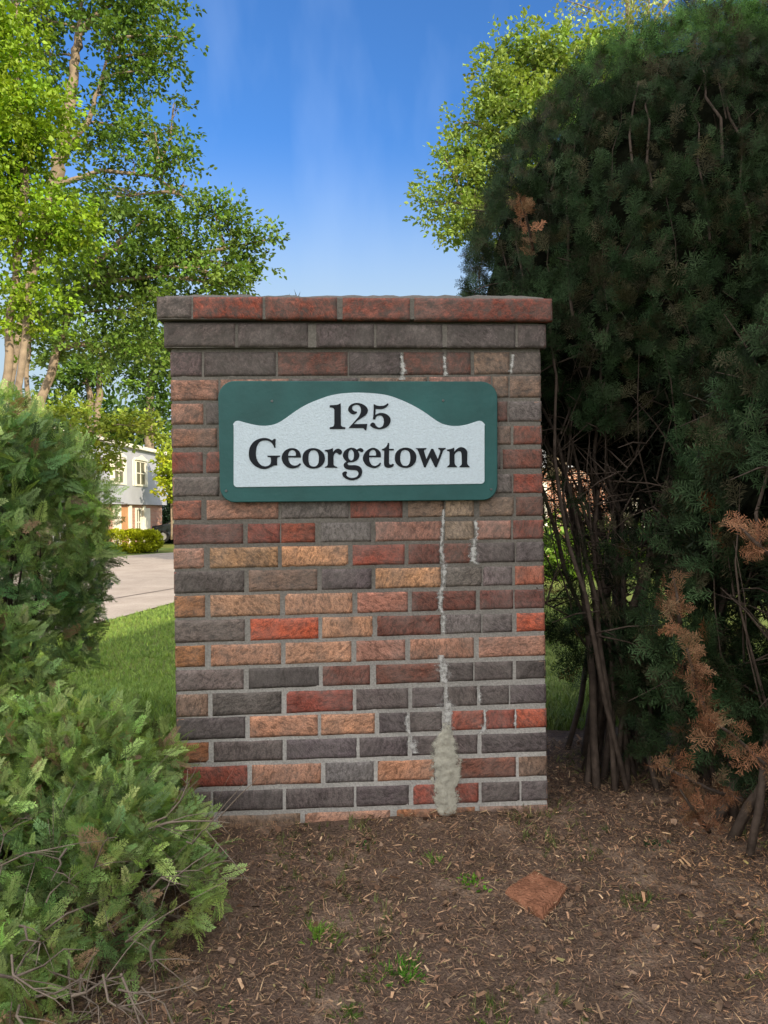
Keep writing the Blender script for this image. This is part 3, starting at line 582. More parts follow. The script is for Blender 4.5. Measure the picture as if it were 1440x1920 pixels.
def yewT(seed, n=12, L=1.0, side=3):
    """twig with two ranks of flat needles and a few side twigs"""
    g = random.Random(seed); Q = []
    def twig(o, d, s, L, n):
        o = np.array(o, float); d = np.array(d, float); s = np.array(s, float); up_ = np.array((0, 0, 1.))
        bend = g.uniform(-.15, .1)
        pos = lambda t: o+d*L*t+up_*bend*L*t*t
        w_ = .011
        for k in range(3):
            a, b = pos(k/3), pos((k+1)/3); Q.append([a-s*w_, b-s*w_*.7, b+s*w_*.7, a+s*w_])
        for k in range(n):
            t = (k+.6)/n; b = pos(t)
            for sg in (-1, 1):
                l = .27*(.55+.6*math.sin(math.pi*min(1, t*.85+.18)))*g.uniform(.8, 1.15)
                ang = math.radians(g.uniform(40, 78)); dz = g.uniform(-.45, .6)
                v = d*math.cos(ang)+s*sg*math.sin(ang)+up_*dz; v /= np.linalg.norm(v)
                pw = np.cross(v, up_); pw /= np.linalg.norm(pw)+1e-9; pw = pw*.0165
                Q.append([b-pw*.6, b+v*l*.55-pw, b+v*l, b+v*l*.55+pw])
    twig((0, 0, 0), (1, 0, 0), (0, 1, 0), 1.0, n)
    for k in range(side):
        t = .15+.6*k/max(1, side); sg = 1 if k % 2 else -1
        a = math.radians(g.uniform(30, 50)); d = (math.cos(a), sg*math.sin(a), g.uniform(-.15, .15)); s = (-sg*math.sin(a), math.cos(a), 0)
        twig((t, 0, 0), d, s, g.uniform(.4, .6), n//2)
    return np.array(Q)
YEW = [yewT(i) for i in range(5)]
YEWC = [yewT(20+i, 7, side=2) for i in range(3)]
def fanT(seed):
    """flat, fern-like spray of scale foliage"""
    g = random.Random(seed); Q = []
    def sliver(a, b, w0):
        a = np.array(a, float); b = np.array(b, float); d = b-a; s = np.array((-d[1], d[0], 0)); s /= np.linalg.norm(s)+1e-9
        m = a+d*.55; Q.append([a-s*w0*.5, m-s*w0, b, m+s*w0])
    def P(t, bend=0): return np.array((t, 0, -.18*t*t))
    n = 9
    for k in range(4): sliver(P(k/4), P((k+1.15)/4), .014)
    for k in range(n):
        t = .1+.85*k/n
        for sg in (-1, 1):
            L = .34*(1-t)**.7*g.uniform(.75, 1.2)+.07; a = math.radians(g.uniform(34, 50))
            o = P(t+.02*sg); d = np.array((math.cos(a), sg*math.sin(a), g.uniform(-.12, .06)))
            sliver(o, o+d*L, .0135)
            for j in range(3):
                tt = .25+.25*j
                for s2 in (-1, 1):
                    a2 = a+s2*math.radians(g.uniform(30, 42)); l2 = L*(.42-.1*j)*g.uniform(.8, 1.1)
                    o2 = o+d*L*tt; d2 = np.array((math.cos(a2), sg*math.sin(a2), d[2]))
                    sliver(o2, o2+d2*l2, .0125)
    return np.array(Q)
FAN = [fanT(i) for i in range(5)]

def unit(g, n):
    v = g.normal(size=(n, 3)); return v/np.linalg.norm(v, axis=1, keepdims=True)
def tree(name, label, cat, clumps, d, trunk, col, leaf=.10, cover=3.4, seed=1, bark='bark', droop=.25, spread=.25, colvar=.18, group=None, yellow=0, twigs=2, base=None, limbs=True, limb_r=.035):
    """clumps: (px,py,rx,ry[,depth shift]) at depth d; trunk: list of polylines [(px,py,radius_m)...]"""
    g = np.random.default_rng(seed); rr = random.Random(seed)
    b0 = W(*trunk[0][0][:2], d); root = empty(name, (b0[0], d, float(hgt(b0[0], d))), label=label, cat=cat, group=group)
    off = np.array(root.location)
    P, D, U, S, C = [], [], [], [], []
    tb = MB(); joints = []
    for line in trunk:
        pts = []; rad = []
        for i, q in enumerate(line):
            p = Vector(W(q[0], q[1], d+(q[3] if len(q) > 3 else 0))); pts.append(p-Vector(off)); rad.append(q[2])
        pp = []; rd = []
        for i in range(len(pts)-1):
            for k in range(5):
                s = k/5; v = pts[i].lerp(pts[i+1], s); j = rad[i]*.35
                pp.append(v+Vector((rr.uniform(-j, j), rr.uniform(-j, j), 0))); rd.append(rad[i]*(1-s)+rad[i+1]*s)
        pp.append(pts[-1]); rd.append(rad[-1]); tb.tube(pp, rd, 9); joints += pp
    for cl in clumps:
        px, py, rx, ry = cl[:4]; dd = d+(cl[4] if len(cl) > 4 else rr.uniform(-.6, .6)*rx/F*d*.8)
        c = np.array(W(px, py, dd)); RX, RZ = rx/F*d, ry/F*d; RY = (RX+RZ)*.6
        lp = leaf*F/d; n = int(cover*2.2*math.pi*rx*ry/(lp*lp*.45))
        ncl = max(3, n//30)
        v = unit(g, ncl)*(g.random((ncl, 1))**.45)
        v *= 1-.12*np.array([mnoise.noise(Vector((q*2.7).tolist())+Vector((px*.1, 0, 0))) for q in v])[:, None]
        cc = c+v*[RX, RY, RZ]
        base_c = np.array(lin(col))
        tone = np.clip(1+g.normal(0, colvar, (ncl, 1)), .5, 1.6)*(np.array([[1, 1, 1]])+g.normal(0, .05, (ncl, 3)))
        yel = g.random((ncl, 1))*yellow
        ccol = base_c*tone*(1+yel*np.array([[.55, .2, -.3]]))
        for k in range(ncl):
            m = rr.randint(18, 42)
            dn = v[k]*[1, .8, .5]+g.normal(0, .45, 3)+[0, 0, .12-droop*rr.random()]; dn /= np.linalg.norm(dn)
            tt = g.random((m, 1))**.8; q = dn*(tt-.35)*spread*rr.uniform(1.8, 3.6)+g.normal(0, 1, (m, 3))*spread*np.array([.42, .42, .3])*(1.15-.75*tt)
            P.append(cc[k]+q); dr = q+np.array([0, 0, -.05])+g.normal(0, .18, (m, 3)); D.append(dr)
            u = g.normal(0, .55, (m, 3)); u[:, 2] += 1; U.append(u); S.append(leaf*g.uniform(.7, 1.25, m)); C.append(np.repeat(ccol[k][None], m, 0)*(1+g.normal(0, .08, (m, 1))))
        if limbs and joints:
            cl_ = Vector(c-off); cand = [j for j in joints if j.z < cl_.z+.4*RZ] or joints
            st = min(cand, key=lambda j: (j-cl_).length+max(0, j.z-cl_.z)*2)
            L = (cl_-st).length; mid = st.lerp(cl_, .5)+Vector((rr.uniform(-.08, .08)*L, rr.uniform(-.1, .1)*L, .06*L))
            r0 = min(.09, limb_r*(L**.5))
            tb.tube([st, st.lerp(mid, .5)+Vector((0, 0, .02*L)), mid, mid.lerp(cl_, .55), cl_], [r0, r0*.8, r0*.6, r0*.4, r0*.2], 6)
            for k in range(min(ncl, twigs*4)):
                e_ = Vector(cc[rr.randrange(ncl)]-off); s_ = mid.lerp(cl_, rr.uniform(.2, 1)); m2 = s_.lerp(e_, .5)+Vector((0, 0, .05))
                tb.tube([s_, m2, e_], [r0*.3, r0*.18, r0*.08], 4, cap=False)
    P = np.concatenate(P)-off; D = np.concatenate(D); U = np.concatenate(U)
    scatter('crown', LEAF, P, D, U, np.concatenate(S), np.concatenate(C), M['leaf'], root, .08, seed)
    tb.build('trunk', M[bark], root)
    return root

# ------------------------------------------------------------------ buildings
M['siding'] = plain('white_siding', (.42, .43, .47), .6, .3, 2, .92, 1.06)
M['trim'] = plain('cream_trim', (.78, .74, .62), .6, .3, 3)
M['pane'] = plain('window_glass', (.16, .15, .10), .25, .4, 2)
M['roof'] = plain('grey_shingle', (.16, .15, .145), .9, .15, 12, .7, 1.3, .6)
M['door'] = plain('orange_door', (.52, .27, .13), .55, .35, 4)
def wall_brick_mat(name, c1, c2):
    m, t, b = new_mat(name); tcn = N(t, 'ShaderNodeTexCoord'); sx = N(t, 'ShaderNodeSeparateXYZ'); t.links.new(tcn.outputs['Object'], sx.inputs[0])
    ad = N(t, 'ShaderNodeMath', operation='ADD'); t.links.new(sx.outputs[0], ad.inputs[0]); t.links.new(sx.outputs[1], ad.inputs[1])
    cx = N(t, 'ShaderNodeCombineXYZ'); t.links.new(ad.outputs[0], cx.inputs[0]); t.links.new(sx.outputs[2], cx.inputs[1])
    bt = N(t, 'ShaderNodeTexBrick'); bt.inputs['Scale'].default_value = 1; bt.inputs['Brick Width'].default_value = .21; bt.inputs['Row Height'].default_value = .07; bt.inputs['Mortar Size'].default_value = .008
    bt.inputs['Color1'].default_value = (*c1, 1); bt.inputs['Color2'].default_value = (*c2, 1); bt.inputs['Mortar'].default_value = (.42, .38, .33, 1)
    t.links.new(cx.outputs[0], bt.inputs[0]); t.links.new(bt.outputs[0], b.inputs['Base Color']); b.inputs['Roughness'].default_value = .9
    return m
M['hbrick'] = wall_brick_mat('house_brick', (.46, .22, .13), (.36, .15, .09))
def window(root, x0, z0, x1, z1, crown=False, y=0, shutters=False):
    f = MB(); fw = .09
    f.box(x0, y-.06, z0, x0+fw, y+.02, z1).box(x1-fw, y-.06, z0, x1, y+.02, z1).box(x0+fw, y-.058, z1-fw, x1-fw, y+.02, z1).box(x0+fw, y-.058, z0, x1-fw, y+.02, z0+fw)
    mid = (z0+z1)/2; f.box(x0+fw, y-.05, mid-.025, x1-fw, y+.02, mid+.025)
    xm = (x0+x1)/2; f.box(xm-.02, y-.045, z0+fw, xm+.02, y+.02, mid-.025).box(xm-.02, y-.045, mid+.025, xm+.02, y+.02, z1-fw)
    if crown:
        f.box(x0-.12, y-.12, z1, x1+.12, y+.02, z1+.09)
        f.poly([(x0-.05, y-.1, z1+.09), (x1+.05, y-.1, z1+.09), ((x0+x1)/2, y-.1, z1+.28)])
    if crown: f.box(x0-.3, y-.03, z0, x0-.01, y+.02, z1-.01).box(x1+.01, y-.03, z0, x1+.3, y+.02, z1-.01)
    w_ = empty('window'); w_.parent = root
    fo = f.build('frame', M['trim'], w_); MB().box(x0+fw*.5, y-.02, z0+fw*.5, x1-fw*.5, y+.01, z1-fw*.5).build('pane', M['pane'], w_)
def gable_roof(root, L, Dp, z, rise, ov=.35, mat='roof', hip=0):
    a, b = -ov, L+ov; c, d = -ov, Dp+ov; m = Dp/2
    r = MB(); R0, R1 = (a+hip, m, z+rise), (b-hip, m, z+rise); t = .14
    r.poly([(a, c, z+t), (b, c, z+t), R1, R0]); r.poly([(b, d, z+t), (a, d, z+t), R0, R1]); r.poly([(a, d, z+t), (a, c, z+t), R0]); r.poly([(b, c, z+t), (b, d, z+t), R1])
    o = r.build('roof', M[mat], root)
    MB().box(a-.02, c-.02, z-.03, b+.02, d+.02, z+t-.004).build('fascia', M['trim'], o)
def grey_house():
    yN = 27.0; x = -11.9+.055*(yN-41)
    h = empty('house', (x, yN, 0), math.atan2(1, .055), label='two storey house with pale siding over brick behind the clipped hedge across the road', cat='house')
    L, Dp = 14.2, 9
    MB().box(0, 0, -.2, L, Dp, 2.06).build('lower_wall', M['hbrick'], h)
    MB().box(-.15, -.22, 2.06, L+.15, Dp+.1, 4.75).build('upper_wall', M['siding'], h)
    gable_roof(h, L, Dp, 4.75, 1.3, .4, hip=3)
    window(h, 7.3, 2.95, 8.5, 4.2, True, -.22); window(h, 9.9, 2.95, 11.2, 4.2, True, -.22); window(h, 2, 2.95, 3.3, 4.2, True, -.22)
    window(h, 10.4, .5, 11.1, 1.9); window(h, 2, .5, 3.3, 1.9)
    dd = MB().box(8.7, -.05, 0, 9.4, .02, 1.92).build('door', M['door'], h)
    for a in (7.7, 8.15, 9.45, 11.25): MB().box(a, -.14, -.1, a+.22, .02, 2.0).build('porch_column', M['trim'], h)
    MB().box(11.25+.3, -.06, 0, 12.3, .02, 1.9).build('side_panel', M['trim'], h)
grey_house()
def brick_house():
    h = empty('house', (2.6, 23, 0), .06, label='sunlit orange brick house with white upper storey glimpsed through the yews at right', cat='house')
    L, Dp = 13, 8
    MB().box(0, 0, -.2, L, Dp, 2.75).build('lower_wall', M['hbrick'], h)
    MB().box(-.12, -.18, 2.75, L+.12, Dp+.1, 5.3).build('upper_wall', M['siding'], h)
    gable_roof(h, L, Dp, 5.3, 1.6, .4)
    for x_ in (1.2, 4.5, 8.0, 10.8):
        window(h, x_, 3.4, x_+1.1, 4.8, y=-.18)
        window(h, x_, .9, x_+1.1, 2.3)
brick_house()
def shade_house():  # unseen house, added to throw the foreground into shade
    h = empty('house', (6.6, -5.4, 0), -math.pi/2, label='tall pale house added unseen outside the frame to the right to shade the pillar', cat='house')
    L, Dp = 16, 9
    MB().box(0, 0, -.3, L, Dp, 7.6).build('wall', M['siding'], h)
    gable_roof(h, L, Dp, 7.6, 3.0, .3)
    for x_ in (1.5, 5, 8.5, 12):
        window(h, x_, 1.0, x_+1.3, 2.5); window(h, x_, 4.4, x_+1.3, 5.9)
shade_house()

# clipped hedge in front of the house
def ball_hedge(name, label, x0, x1, y, dep, z0, z1, col, seed):
    g = np.random.default_rng(seed); root = empty(name, ((x0+x1)/2, y, z0), label=label, cat='hedge')
    n = 17000; c = np.array([(x0+x1)/2, y, z0+(z1-z0)*.52]); R = np.array([(x1-x0)/2, dep/2, (z1-z0)*.5])
    v = unit(g, n); v = np.sign(v)*np.abs(v)**.62; p = c+v*R*(g.random((n, 1))**.12)
    p += np.stack([.04*np.sin(p[:, 0]*9+p[:, 2]*7)]*3, 1)
    low = p[:, 2] < z0+.06*(z1-z0); p = p[~low]; v = v[~low]
    cl = np.array(lin(col))*np.clip(1+g.normal(0, .2, (len(p), 1)), .5, 1.6)
    scatter('crown', LEAF, p-np.array(root.location), v+g.normal(0, .5, v.shape), v*.6+g.normal(0, .5, v.shape)+[0, 0, .5], .095*g.uniform(.6, 1.3, len(p)), cl, M['leaf'], root, .08, seed)
    t = MB()
    for k in range(14):
        a = x0+(x1-x0)*(k+.5)/14; t.tube([(a-root.location.x, 0, -.1), (a-root.location.x+random.Random(k).uniform(-.15, .15), .1, (z1-z0)*.6)], [.03, .015], 5)
    t.build('trunk', M['bark_dark'], root)
ball_hedge('clipped_hedge', 'low rounded yellow green hedge on the far lawn in front of the house', -12.6, -9.15, 31.4, 1.5, 0, .9, (150, 158, 22), 11)

# dark car beyond the hedge
def car():
    root = empty('parked_car', (-10.05, 40.5, .12), 0, label='dark parked car just visible between the hedge and the brick pillar', cat='car')
    M['car'] = plain('dark_car_paint', (.02, .025, .03), .25, .5, 3); M['tyre'] = plain('tyre_rubber', (.02, .02, .02), .9, .1, 20)
    M['rim'] = plain('alloy_rim', (.5, .5, .5), .35, .5, 9, metallic=.8); M['lamp'] = plain('headlamp_glass', (.75, .78, .8), .15, .6, 9)
    prof_ = [(-2.2, .32), (-2.25, .62), (-2.1, .82), (-1.25, .95), (-.55, 1.42), (.9, 1.47), (1.75, 1.05), (2.15, .98), (2.22, .6), (2.15, .32)]
    me = bpy.data.meshes.new('body'); bm = bmesh.new(); rows = []
    for yy_, s in ((-.88, .97), (-.80, 1.0), (.80, 1.0), (.88, .97)):
        rows.append([bm.verts.new((x_*s, yy_*(1 if z_ < 1 else .82), z_*(s if z_ > .5 else 1))) for x_, z_ in prof_])
    for a, b in zip(rows[:-1], rows[1:]):
        for k in range(len(prof_)): bm.faces.new((a[k], a[(k+1) % len(prof_)], b[(k+1) % len(prof_)], b[k]))
    bm.faces.new(rows[0][::-1]); bm.faces.new(rows[-1]); bm.normal_update(); bm.to_mesh(me); bm.free()
    o = link('body', me, M['car'], root); mo = o.modifiers.new('b', 'BEVEL'); mo.width = .05; mo.segments = 2
    for sy in (-1, 1):
        MB().poly([(-1.1, sy*.885, .96), (-.5, sy*.79, 1.34), (.15, sy*.79, 1.37), (.15, sy*.885, .96)]).poly([(.22, sy*.885, .96), (.22, sy*.79, 1.37), (.85, sy*.79, 1.35), (1.45, sy*.885, 1.0)]).build('side_window', M['pane'], root)
        MB().tube([(-2.2, sy*.62, .72), (-2.05, sy*.62, .74)], [.11, .14], 10).build('headlight', M['lamp'], root)
        for sx_ in (-1.35, 1.35):
            wv = empty('wheel', (sx_, sy*.82, .31)); wv.parent = root
            MB().tube([(0, -.1, 0), (0, .1, 0)], .31, 20).build('tyre', M['tyre'], wv); MB().tube([(0, -.108, 0), (0, .108, 0)], .19, 14).build('rim', M['rim'], wv)
car()

# ------------------------------------------------------------------ trees
tree('deciduous_tree', 'bright yellow green tree at the far left edge with pale upright trunks', 'tree',
     [(15, 235, 90, 75), (65, 200, 55, 45), (75, 265, 45, 45), (75, 410, 95, 45), (20, 450, 70, 45), (120, 440, 55, 30), (50, 545, 70, 38), (5, 340, 55, 60), (15, 90, 60, 75), (-70, 300, 90, 150), (-60, 100, 90, 120), (110, 485, 35, 25), (20, -60, 80, 70), (15, 610, 45, 25), (80, 590, 45, 18)],
     10.5, [[(4, 880, .065), (8, 760, .06), (20, 600, .055), (38, 460, .05), (45, 330, .06), (30, 180, .03)], [(24, 880, .055), (34, 750, .05), (46, 620, .045), (60, 520, .04), (95, 420, .03)]],
     (116, 148, 34), leaf=.07, cover=2.6, seed=2, yellow=.4, spread=.2)
tree('deciduous_tree', 'tall open tree with pale forked trunk leaning right above the yellow green tree', 'tree',
     [(255, 25, 80, 42), (200, 70, 60, 45), (290, 85, 45, 28), (318, 100, 22, 20), (338, 70, 11, 20), (235, 140, 65, 32), (290, 130, 30, 25), (215, 235, 75, 30), (290, 245, 60, 40), (325, 195, 22, 16), (332, 290, 28, 40), (345, 345, 18, 32), (250, 300, 50, 22), (165, 265, 40, 30),
      (70, 40, 40, 60), (85, 110, 38, 50), (215, -30, 120, 50), (110, 20, 40, 30), (200, 180, 30, 14), (130, 380, 60, 25), (220, 370, 70, 22), (300, 330, 25, 15)],
     14, [[(10, 900, .07), (20, 700, .07), (60, 500, .08), (98, 360, .13), (115, 290, .12), (128, 200, .10), (138, 120, .08), (150, 60, .07), (190, 20, .045), (250, -40, .02)], [(138, 120, .06), (150, 40, .045), (152, -60, .02)], [(112, 300, .05), (165, 230, .045), (190, 150, .03), (215, 60, .015)], [(100, 350, .05), (190, 320, .04), (290, 330, .028), (345, 370, .015)]],
     (88, 118, 44), leaf=.085, cover=1.9, seed=3, yellow=.3, spread=.23, twigs=3)
tree('deciduous_tree', 'broad mid green tree reaching a low bough out over the pillar top', 'tree',
     [(190, 410, 90, 32), (290, 400, 60, 35), (330, 440, 60, 38), (395, 385, 28, 30), (425, 420, 42, 28), (440, 465, 42, 28), (475, 440, 28, 14), (508, 442, 20, 16), (465, 500, 26, 28), (300, 500, 95, 45), (200, 500, 90, 45), (400, 510, 70, 32), (120, 540, 70, 50), (240, 580, 80, 40), (330, 560, 50, 30), (170, 640, 80, 35), (90, 630, 50, 40), (270, 650, 50, 35), (440, 535, 40, 20)],
     17, [[(40, 900, .12), (74, 770, .10), (107, 655, .09), (150, 520, .08), (230, 450, .08)], [(60, 830, .06), (50, 700, .05), (60, 600, .03)], [(160, 520, .08), (290, 505, .06), (400, 470, .04), (500, 450, .015)]],
     (96, 126, 50), leaf=.10, cover=2.6, seed=4, yellow=.3, spread=.27, twigs=3)
tree('deciduous_tree', 'lit tree with slim bare trunks standing behind the roof of the far house', 'tree',
     [(200, 690, 70, 30), (290, 720, 40, 55), (300, 790, 35, 40), (150, 690, 50, 40), (250, 650, 70, 40), (120, 720, 30, 40), (340, 680, 60, 60)],
     46, [[(165, 860, .22), (168, 740, .18), (162, 690, .12)], [(183, 860, .25), (185, 740, .2), (190, 660, .12)], [(280, 860, .3), (285, 700, .2)]],
     (80, 110, 42), leaf=.26, cover=2.4, seed=5, yellow=.4, spread=.7)
tree('small_tree', 'low yellow green tree overhanging the near end of the far house', 'tree',
     [(120, 775, 60, 22), (190, 795, 60, 24), (250, 800, 40, 20), (165, 830, 45, 25), (185, 870, 28, 20), (205, 862, 22, 16), (225, 830, 30, 12), (290, 815, 25, 18), (80, 800, 60, 40)],
     24, [[(90, 1040, .12), (100, 900, .1), (130, 830, .07), (200, 800, .04)]],
     (124, 146, 50), leaf=.13, cover=2.4, seed=6, yellow=.35, spread=.3)
tree('small_tree', 'narrow yellow leaved tree between the far house corner and the pillar', 'tree',
     [(314, 870, 12, 26), (316, 910, 13, 26), (322, 850, 12, 20), (330, 900, 18, 40)],
     37, [[(322, 1012, .05), (322, 930, .04), (322, 860, .03)]],
     (140, 158, 40), leaf=.17, cover=5, seed=7, yellow=.5, spread=.3)
tree('deciduous_tree', 'sunlit pale green maple rising from behind the yews', 'tree',
     [(985, 105, 48, 36), (1055, 105, 60, 38), (1120, 85, 45, 30), (935, 150, 32, 26), (945, 100, 22, 22), (960, 190, 60, 38), (905, 215, 38, 18), (865, 232, 26, 10), (910, 265, 45, 26), (880, 290, 35, 14), (832, 293, 24, 10), (855, 322, 36, 16), (900, 330, 40, 34), (860, 375, 40, 22), (806, 388, 24, 12), (828, 412, 26, 14), (850, 440, 26, 14), (880, 420, 40, 32), (1020, 230, 90, 70), (1000, 380, 100, 80), (1150, 200, 120, 80)],
     15, [[(1050, 900, .2), (1040, 600, .17), (1030, 350, .12), (1020, 200, .08), (1000, 110, .04)], [(1035, 480, .07), (960, 400, .05), (870, 380, .025)], [(1030, 320, .06), (960, 260, .04), (880, 230, .02)]],
     (128, 152, 72), leaf=.085, cover=3.8, seed=8, yellow=.3, spread=.24)
tree('deciduous_tree', 'thin airy tree with bare pale twigs above the yew hedge top', 'tree',
     [(1080, 30, 45, 22), (1120, 5, 60, 22), (1220, 5, 60, 30), (1300, 0, 60, 30), (1180, -40, 120, 40), (1250, 30, 40, 18)],
     20, [[(1190, 900, .2), (1188, 300, .14), (1182, 60, .075), (1172, -40, .04)], [(1184, 100, .04), (1240, 20, .03), (1290, -50, .015)], [(1186, 90, .035), (1120, 20, .022), (1060, 0, .01)], [(1184, 120, .03), (1215, 20, .02), (1225, -50, .01)]],
     (150, 160, 100), leaf=.10, cover=.6, seed=9, yellow=.1, spread=.5, twigs=6, limb_r=.02)
# a row of far trees closing the view behind the houses
far_lab = ['dark rounded tree far behind the leftmost trunks', 'distant dark tree behind the roof of the pale house', 'distant tree behind the pillar on the left', 'distant tree behind the centre of the pillar', 'distant tree behind the right half of the pillar', 'distant tree behind the brick house seen through the yews', 'distant tree behind the right yew']
for i, (px, wd) in enumerate(((20, 130), (200, 110), (420, 120), (620, 120), (850, 120), (1080, 130), (1300, 150))):
    tree('distant_tree', far_lab[i], 'tree', [(px-wd*.5, 860, wd*.6, 60), (px+wd*.4, 850, wd*.6, 65), (px, 800, wd*.7, 60), (px, 920, wd*.9, 40)], 62,
         [[(px, 985, .4), (px, 820, .25)]], (62, 88, 34), leaf=.5, cover=2.2, seed=30+i, spread=1.0, limbs=False, group='trees closing the view')
# green shrubs on the lawn behind the pillar seen below the brick house
def bush(name, label, c, R, col, n, leaf, seed):
    g = np.random.default_rng(seed); root = empty(name, (c[0], c[1], float(hgt(c[0], c[1]))), label=label, cat='shrub')
    v = unit(g, n); v[:, 2] = np.abs(v[:, 2]); f = g.random((n, 1))**.3
    lump = 1+.2*np.sin(v[:, :1]*7+seed)*np.cos(v[:, 1:2]*6)
    p = v*np.array(R)*f*lump
    cl = np.array(lin(col))*np.clip(1+g.normal(0, .22, (n, 1)), .4, 1.7)
    scatter('foliage', LEAF, p, v+g.normal(0, .6, v.shape), v*.5+g.normal(0, .5, v.shape)+[0, 0, .5], leaf*g.uniform(.6, 1.3, n), cl, M['leaf'], root, .08, seed)
    t = MB()
    for k in range(9):
        a = k*.7; t.tube([(0, 0, -.05), (math.cos(a)*R[0]*.3, math.sin(a)*R[1]*.3, R[2]*.4), (math.cos(a)*R[0]*.6, math.sin(a)*R[1]*.6, R[2]*.75)], [.03, .02, .008], 5)
    t.build('stem', M['bark_dark'], root)
bush('shrub', 'leafy bright green shrub on the lawn seen between pillar and yew stems', (4.2, 17), (1.7, 1, 1.3), (110, 140, 48), 4200, .12, 41)
bush('shrub', 'low sunlit shrub under the brick house wall beyond the yews', (7.6, 19), (2.2, 1, 1.4), (126, 150, 60), 4200, .12, 42)

bush('shrub', 'dark evergreen bush behind the parked car by the far house corner', (-11.7, 42.6), (1.0, .9, 2.6), (34, 56, 36), 6000, .13, 43)
# ------------------------------------------------------------------ yews
def yew(name, label, ells, stems, nspray, seed, size, dead=(), holes=0.0, lowthin=1.2, fill=2500, tone=1.0):
    g = np.random.default_rng(seed); rr = random.Random(seed)
    bx, by = stems[0][0]; root = empty(name, (bx, by, float(hgt(bx, by))), label=label, cat='yew')
    off = np.array(root.location); sm = MB(); tips = []
    E = [np.array(e, float) for e in ells]
    def inside(p, sh=1.0):
        r = np.zeros(len(p), bool)
        for e in E: r |= (((p-e[:3])/(e[3:]*sh))**2).sum(1) < 1
        return r
    def clampin(p):
        q = np.array(p)+off; dmin = min((((q-e[:3])/(e[3:]*.88))**2).sum()**.5 for e in E)
        if dmin > 1:
            e = min(E, key=lambda e: (((q-e[:3])/(e[3:]))**2).sum()); q = e[:3]+(q-e[:3])/dmin
        return Vector(q-off)
    # stems fan out of the base
    for (sx, sy), (ex, ey, ez), r0 in stems:
        a = Vector((sx, sy, float(hgt(sx, sy))-.03)); b = clampin(Vector((ex, ey, ez))-Vector(off))+Vector(off); pts = []; rad = []
        w1 = Vector((rr.uniform(-.08, .08), rr.uniform(-.08, .08), 0)); n = 12
        for k in range(n+1):
            t = k/n; p = a.lerp(b, t)+Vector((0, 0, .10*math.sin(math.pi*t)))+w1*math.sin(math.pi*t)*1.5+Vector((rr.uniform(-.012, .012), rr.uniform(-.012, .012), 0))
            pts.append(p-Vector(off)); rad.append(r0*(1-t*.85)+.002)
        sm.tube(pts, rad, 7); tips += pts[4:]
        for j in range(9):
            s = pts[rr.randrange(3, n)]; d = Vector((rr.gauss(0, 1), rr.gauss(0, 1)-.3, rr.uniform(.1, 1.2))).normalized()*rr.uniform(.2, .6)
            m = s+d*.5+Vector((rr.uniform(-.06, .06), rr.uniform(-.06, .06), rr.uniform(-.04, .06))); e = s+d
            if m.z+off[2] > 1.2: m = clampin(m); e = clampin(e)
            sm.tube([s, m, e], [r0*.28, r0*.18, .0015], 5); tips += [m, e]
            for q in range(3):
                s2 = m.lerp(e, rr.random()); d2 = Vector((rr.gauss(0, 1), rr.gauss(0, 1), rr.gauss(.3, .7))).normalized()*rr.uniform(.08, .28)
                sm.tube([s2, s2+d2*.5+Vector((0, 0, .01)), s2+d2], [.0035, .0025, .001], 4, cap=False)
    P, D, U, S, C = [], [], [], [], []
    tot = sum(e[3]*e[5] for e in E)
    for e in E:
        n = int(nspray*e[3]*e[5]/tot)
        v = unit(g, n); v[:, 1] = np.where((v[:, 1] > .45) & (g.random(n) < .7), -v[:, 1], v[:, 1]); f = np.where(v[:, 2:3] > -.35, 1-.08*g.random((n, 1)), 1-.25*g.random((n, 1)))
        ctr, R = e[:3], e[3:]
        lumps = np.array([mnoise.noise(Vector(((ctr+q*R)*3.1).tolist())) for q in v])[:, None]
        p = ctr+v*R*f*(1+.05*lumps)
        nrm = v/R; nrm /= np.linalg.norm(nrm, axis=1, keepdims=True)
        keep = ~inside(p, .72)
        keep &= p[:, 2] > hgt(p[:, 0], p[:, 1])+.12
        keep &= (g.random(n) < np.clip((p[:, 2]-.45)/lowthin, .12, 1))
        gap = np.array([mnoise.noise(Vector((q*2.6+seed).tolist())) for q in p])
        gap2 = np.array([mnoise.noise(Vector((q[0]*9+seed, q[1]*9, q[2]*3.5))) for q in p])
        keep &= (gap > -.35+holes*np.clip(1.7-p[:, 2], 0, 1)) | (p[:, 2] > 1.75)
        keep &= ~((p[:, 0] < .92) & (p[:, 2] < 1.74) & (p[:, 2] > 1.15) & (g.random(n) < .8))
        keep &= (gap2 > -.12-.25*g.random(n)-.25*np.clip((p[:, 2]-2.3)/.6, 0, 1)) | (p[:, 2] > 3.1)
        p = p[keep]; nrm = nrm[keep]; k = len(p)
        P.append(p); lo_ = np.clip((1.9-p[:, 2:3])/.6, 0, 1); D.append(nrm*(.32+.5*lo_)+g.normal(0, .33, (k, 3))*(1+lo_*.6)+[0, 0, .6]); U.append(nrm*.8+g.normal(0, .5, (k, 3))+[0, -.3, .5])
        S.append(size*g.uniform(.6, 1.2, k)*np.clip(1.05-.2*(p[:, 2]-1.3), .75, 1))
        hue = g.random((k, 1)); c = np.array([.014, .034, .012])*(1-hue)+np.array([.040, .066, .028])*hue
        topf = np.clip((p[:, 2:3]-2.95)/.45, 0, 1); c = c*(1-topf)+np.array([.13, .28, .06])*topf     # brighter green towards the clipped top
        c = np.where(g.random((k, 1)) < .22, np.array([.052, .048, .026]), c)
        C.append(c*tone*np.clip(1+g.normal(-.06, .38, (k, 1)), .3, 2.2))
    P = np.concatenate(P); D = np.concatenate(D); U = np.concatenate(U); S = np.concatenate(S); C = np.concatenate(C)
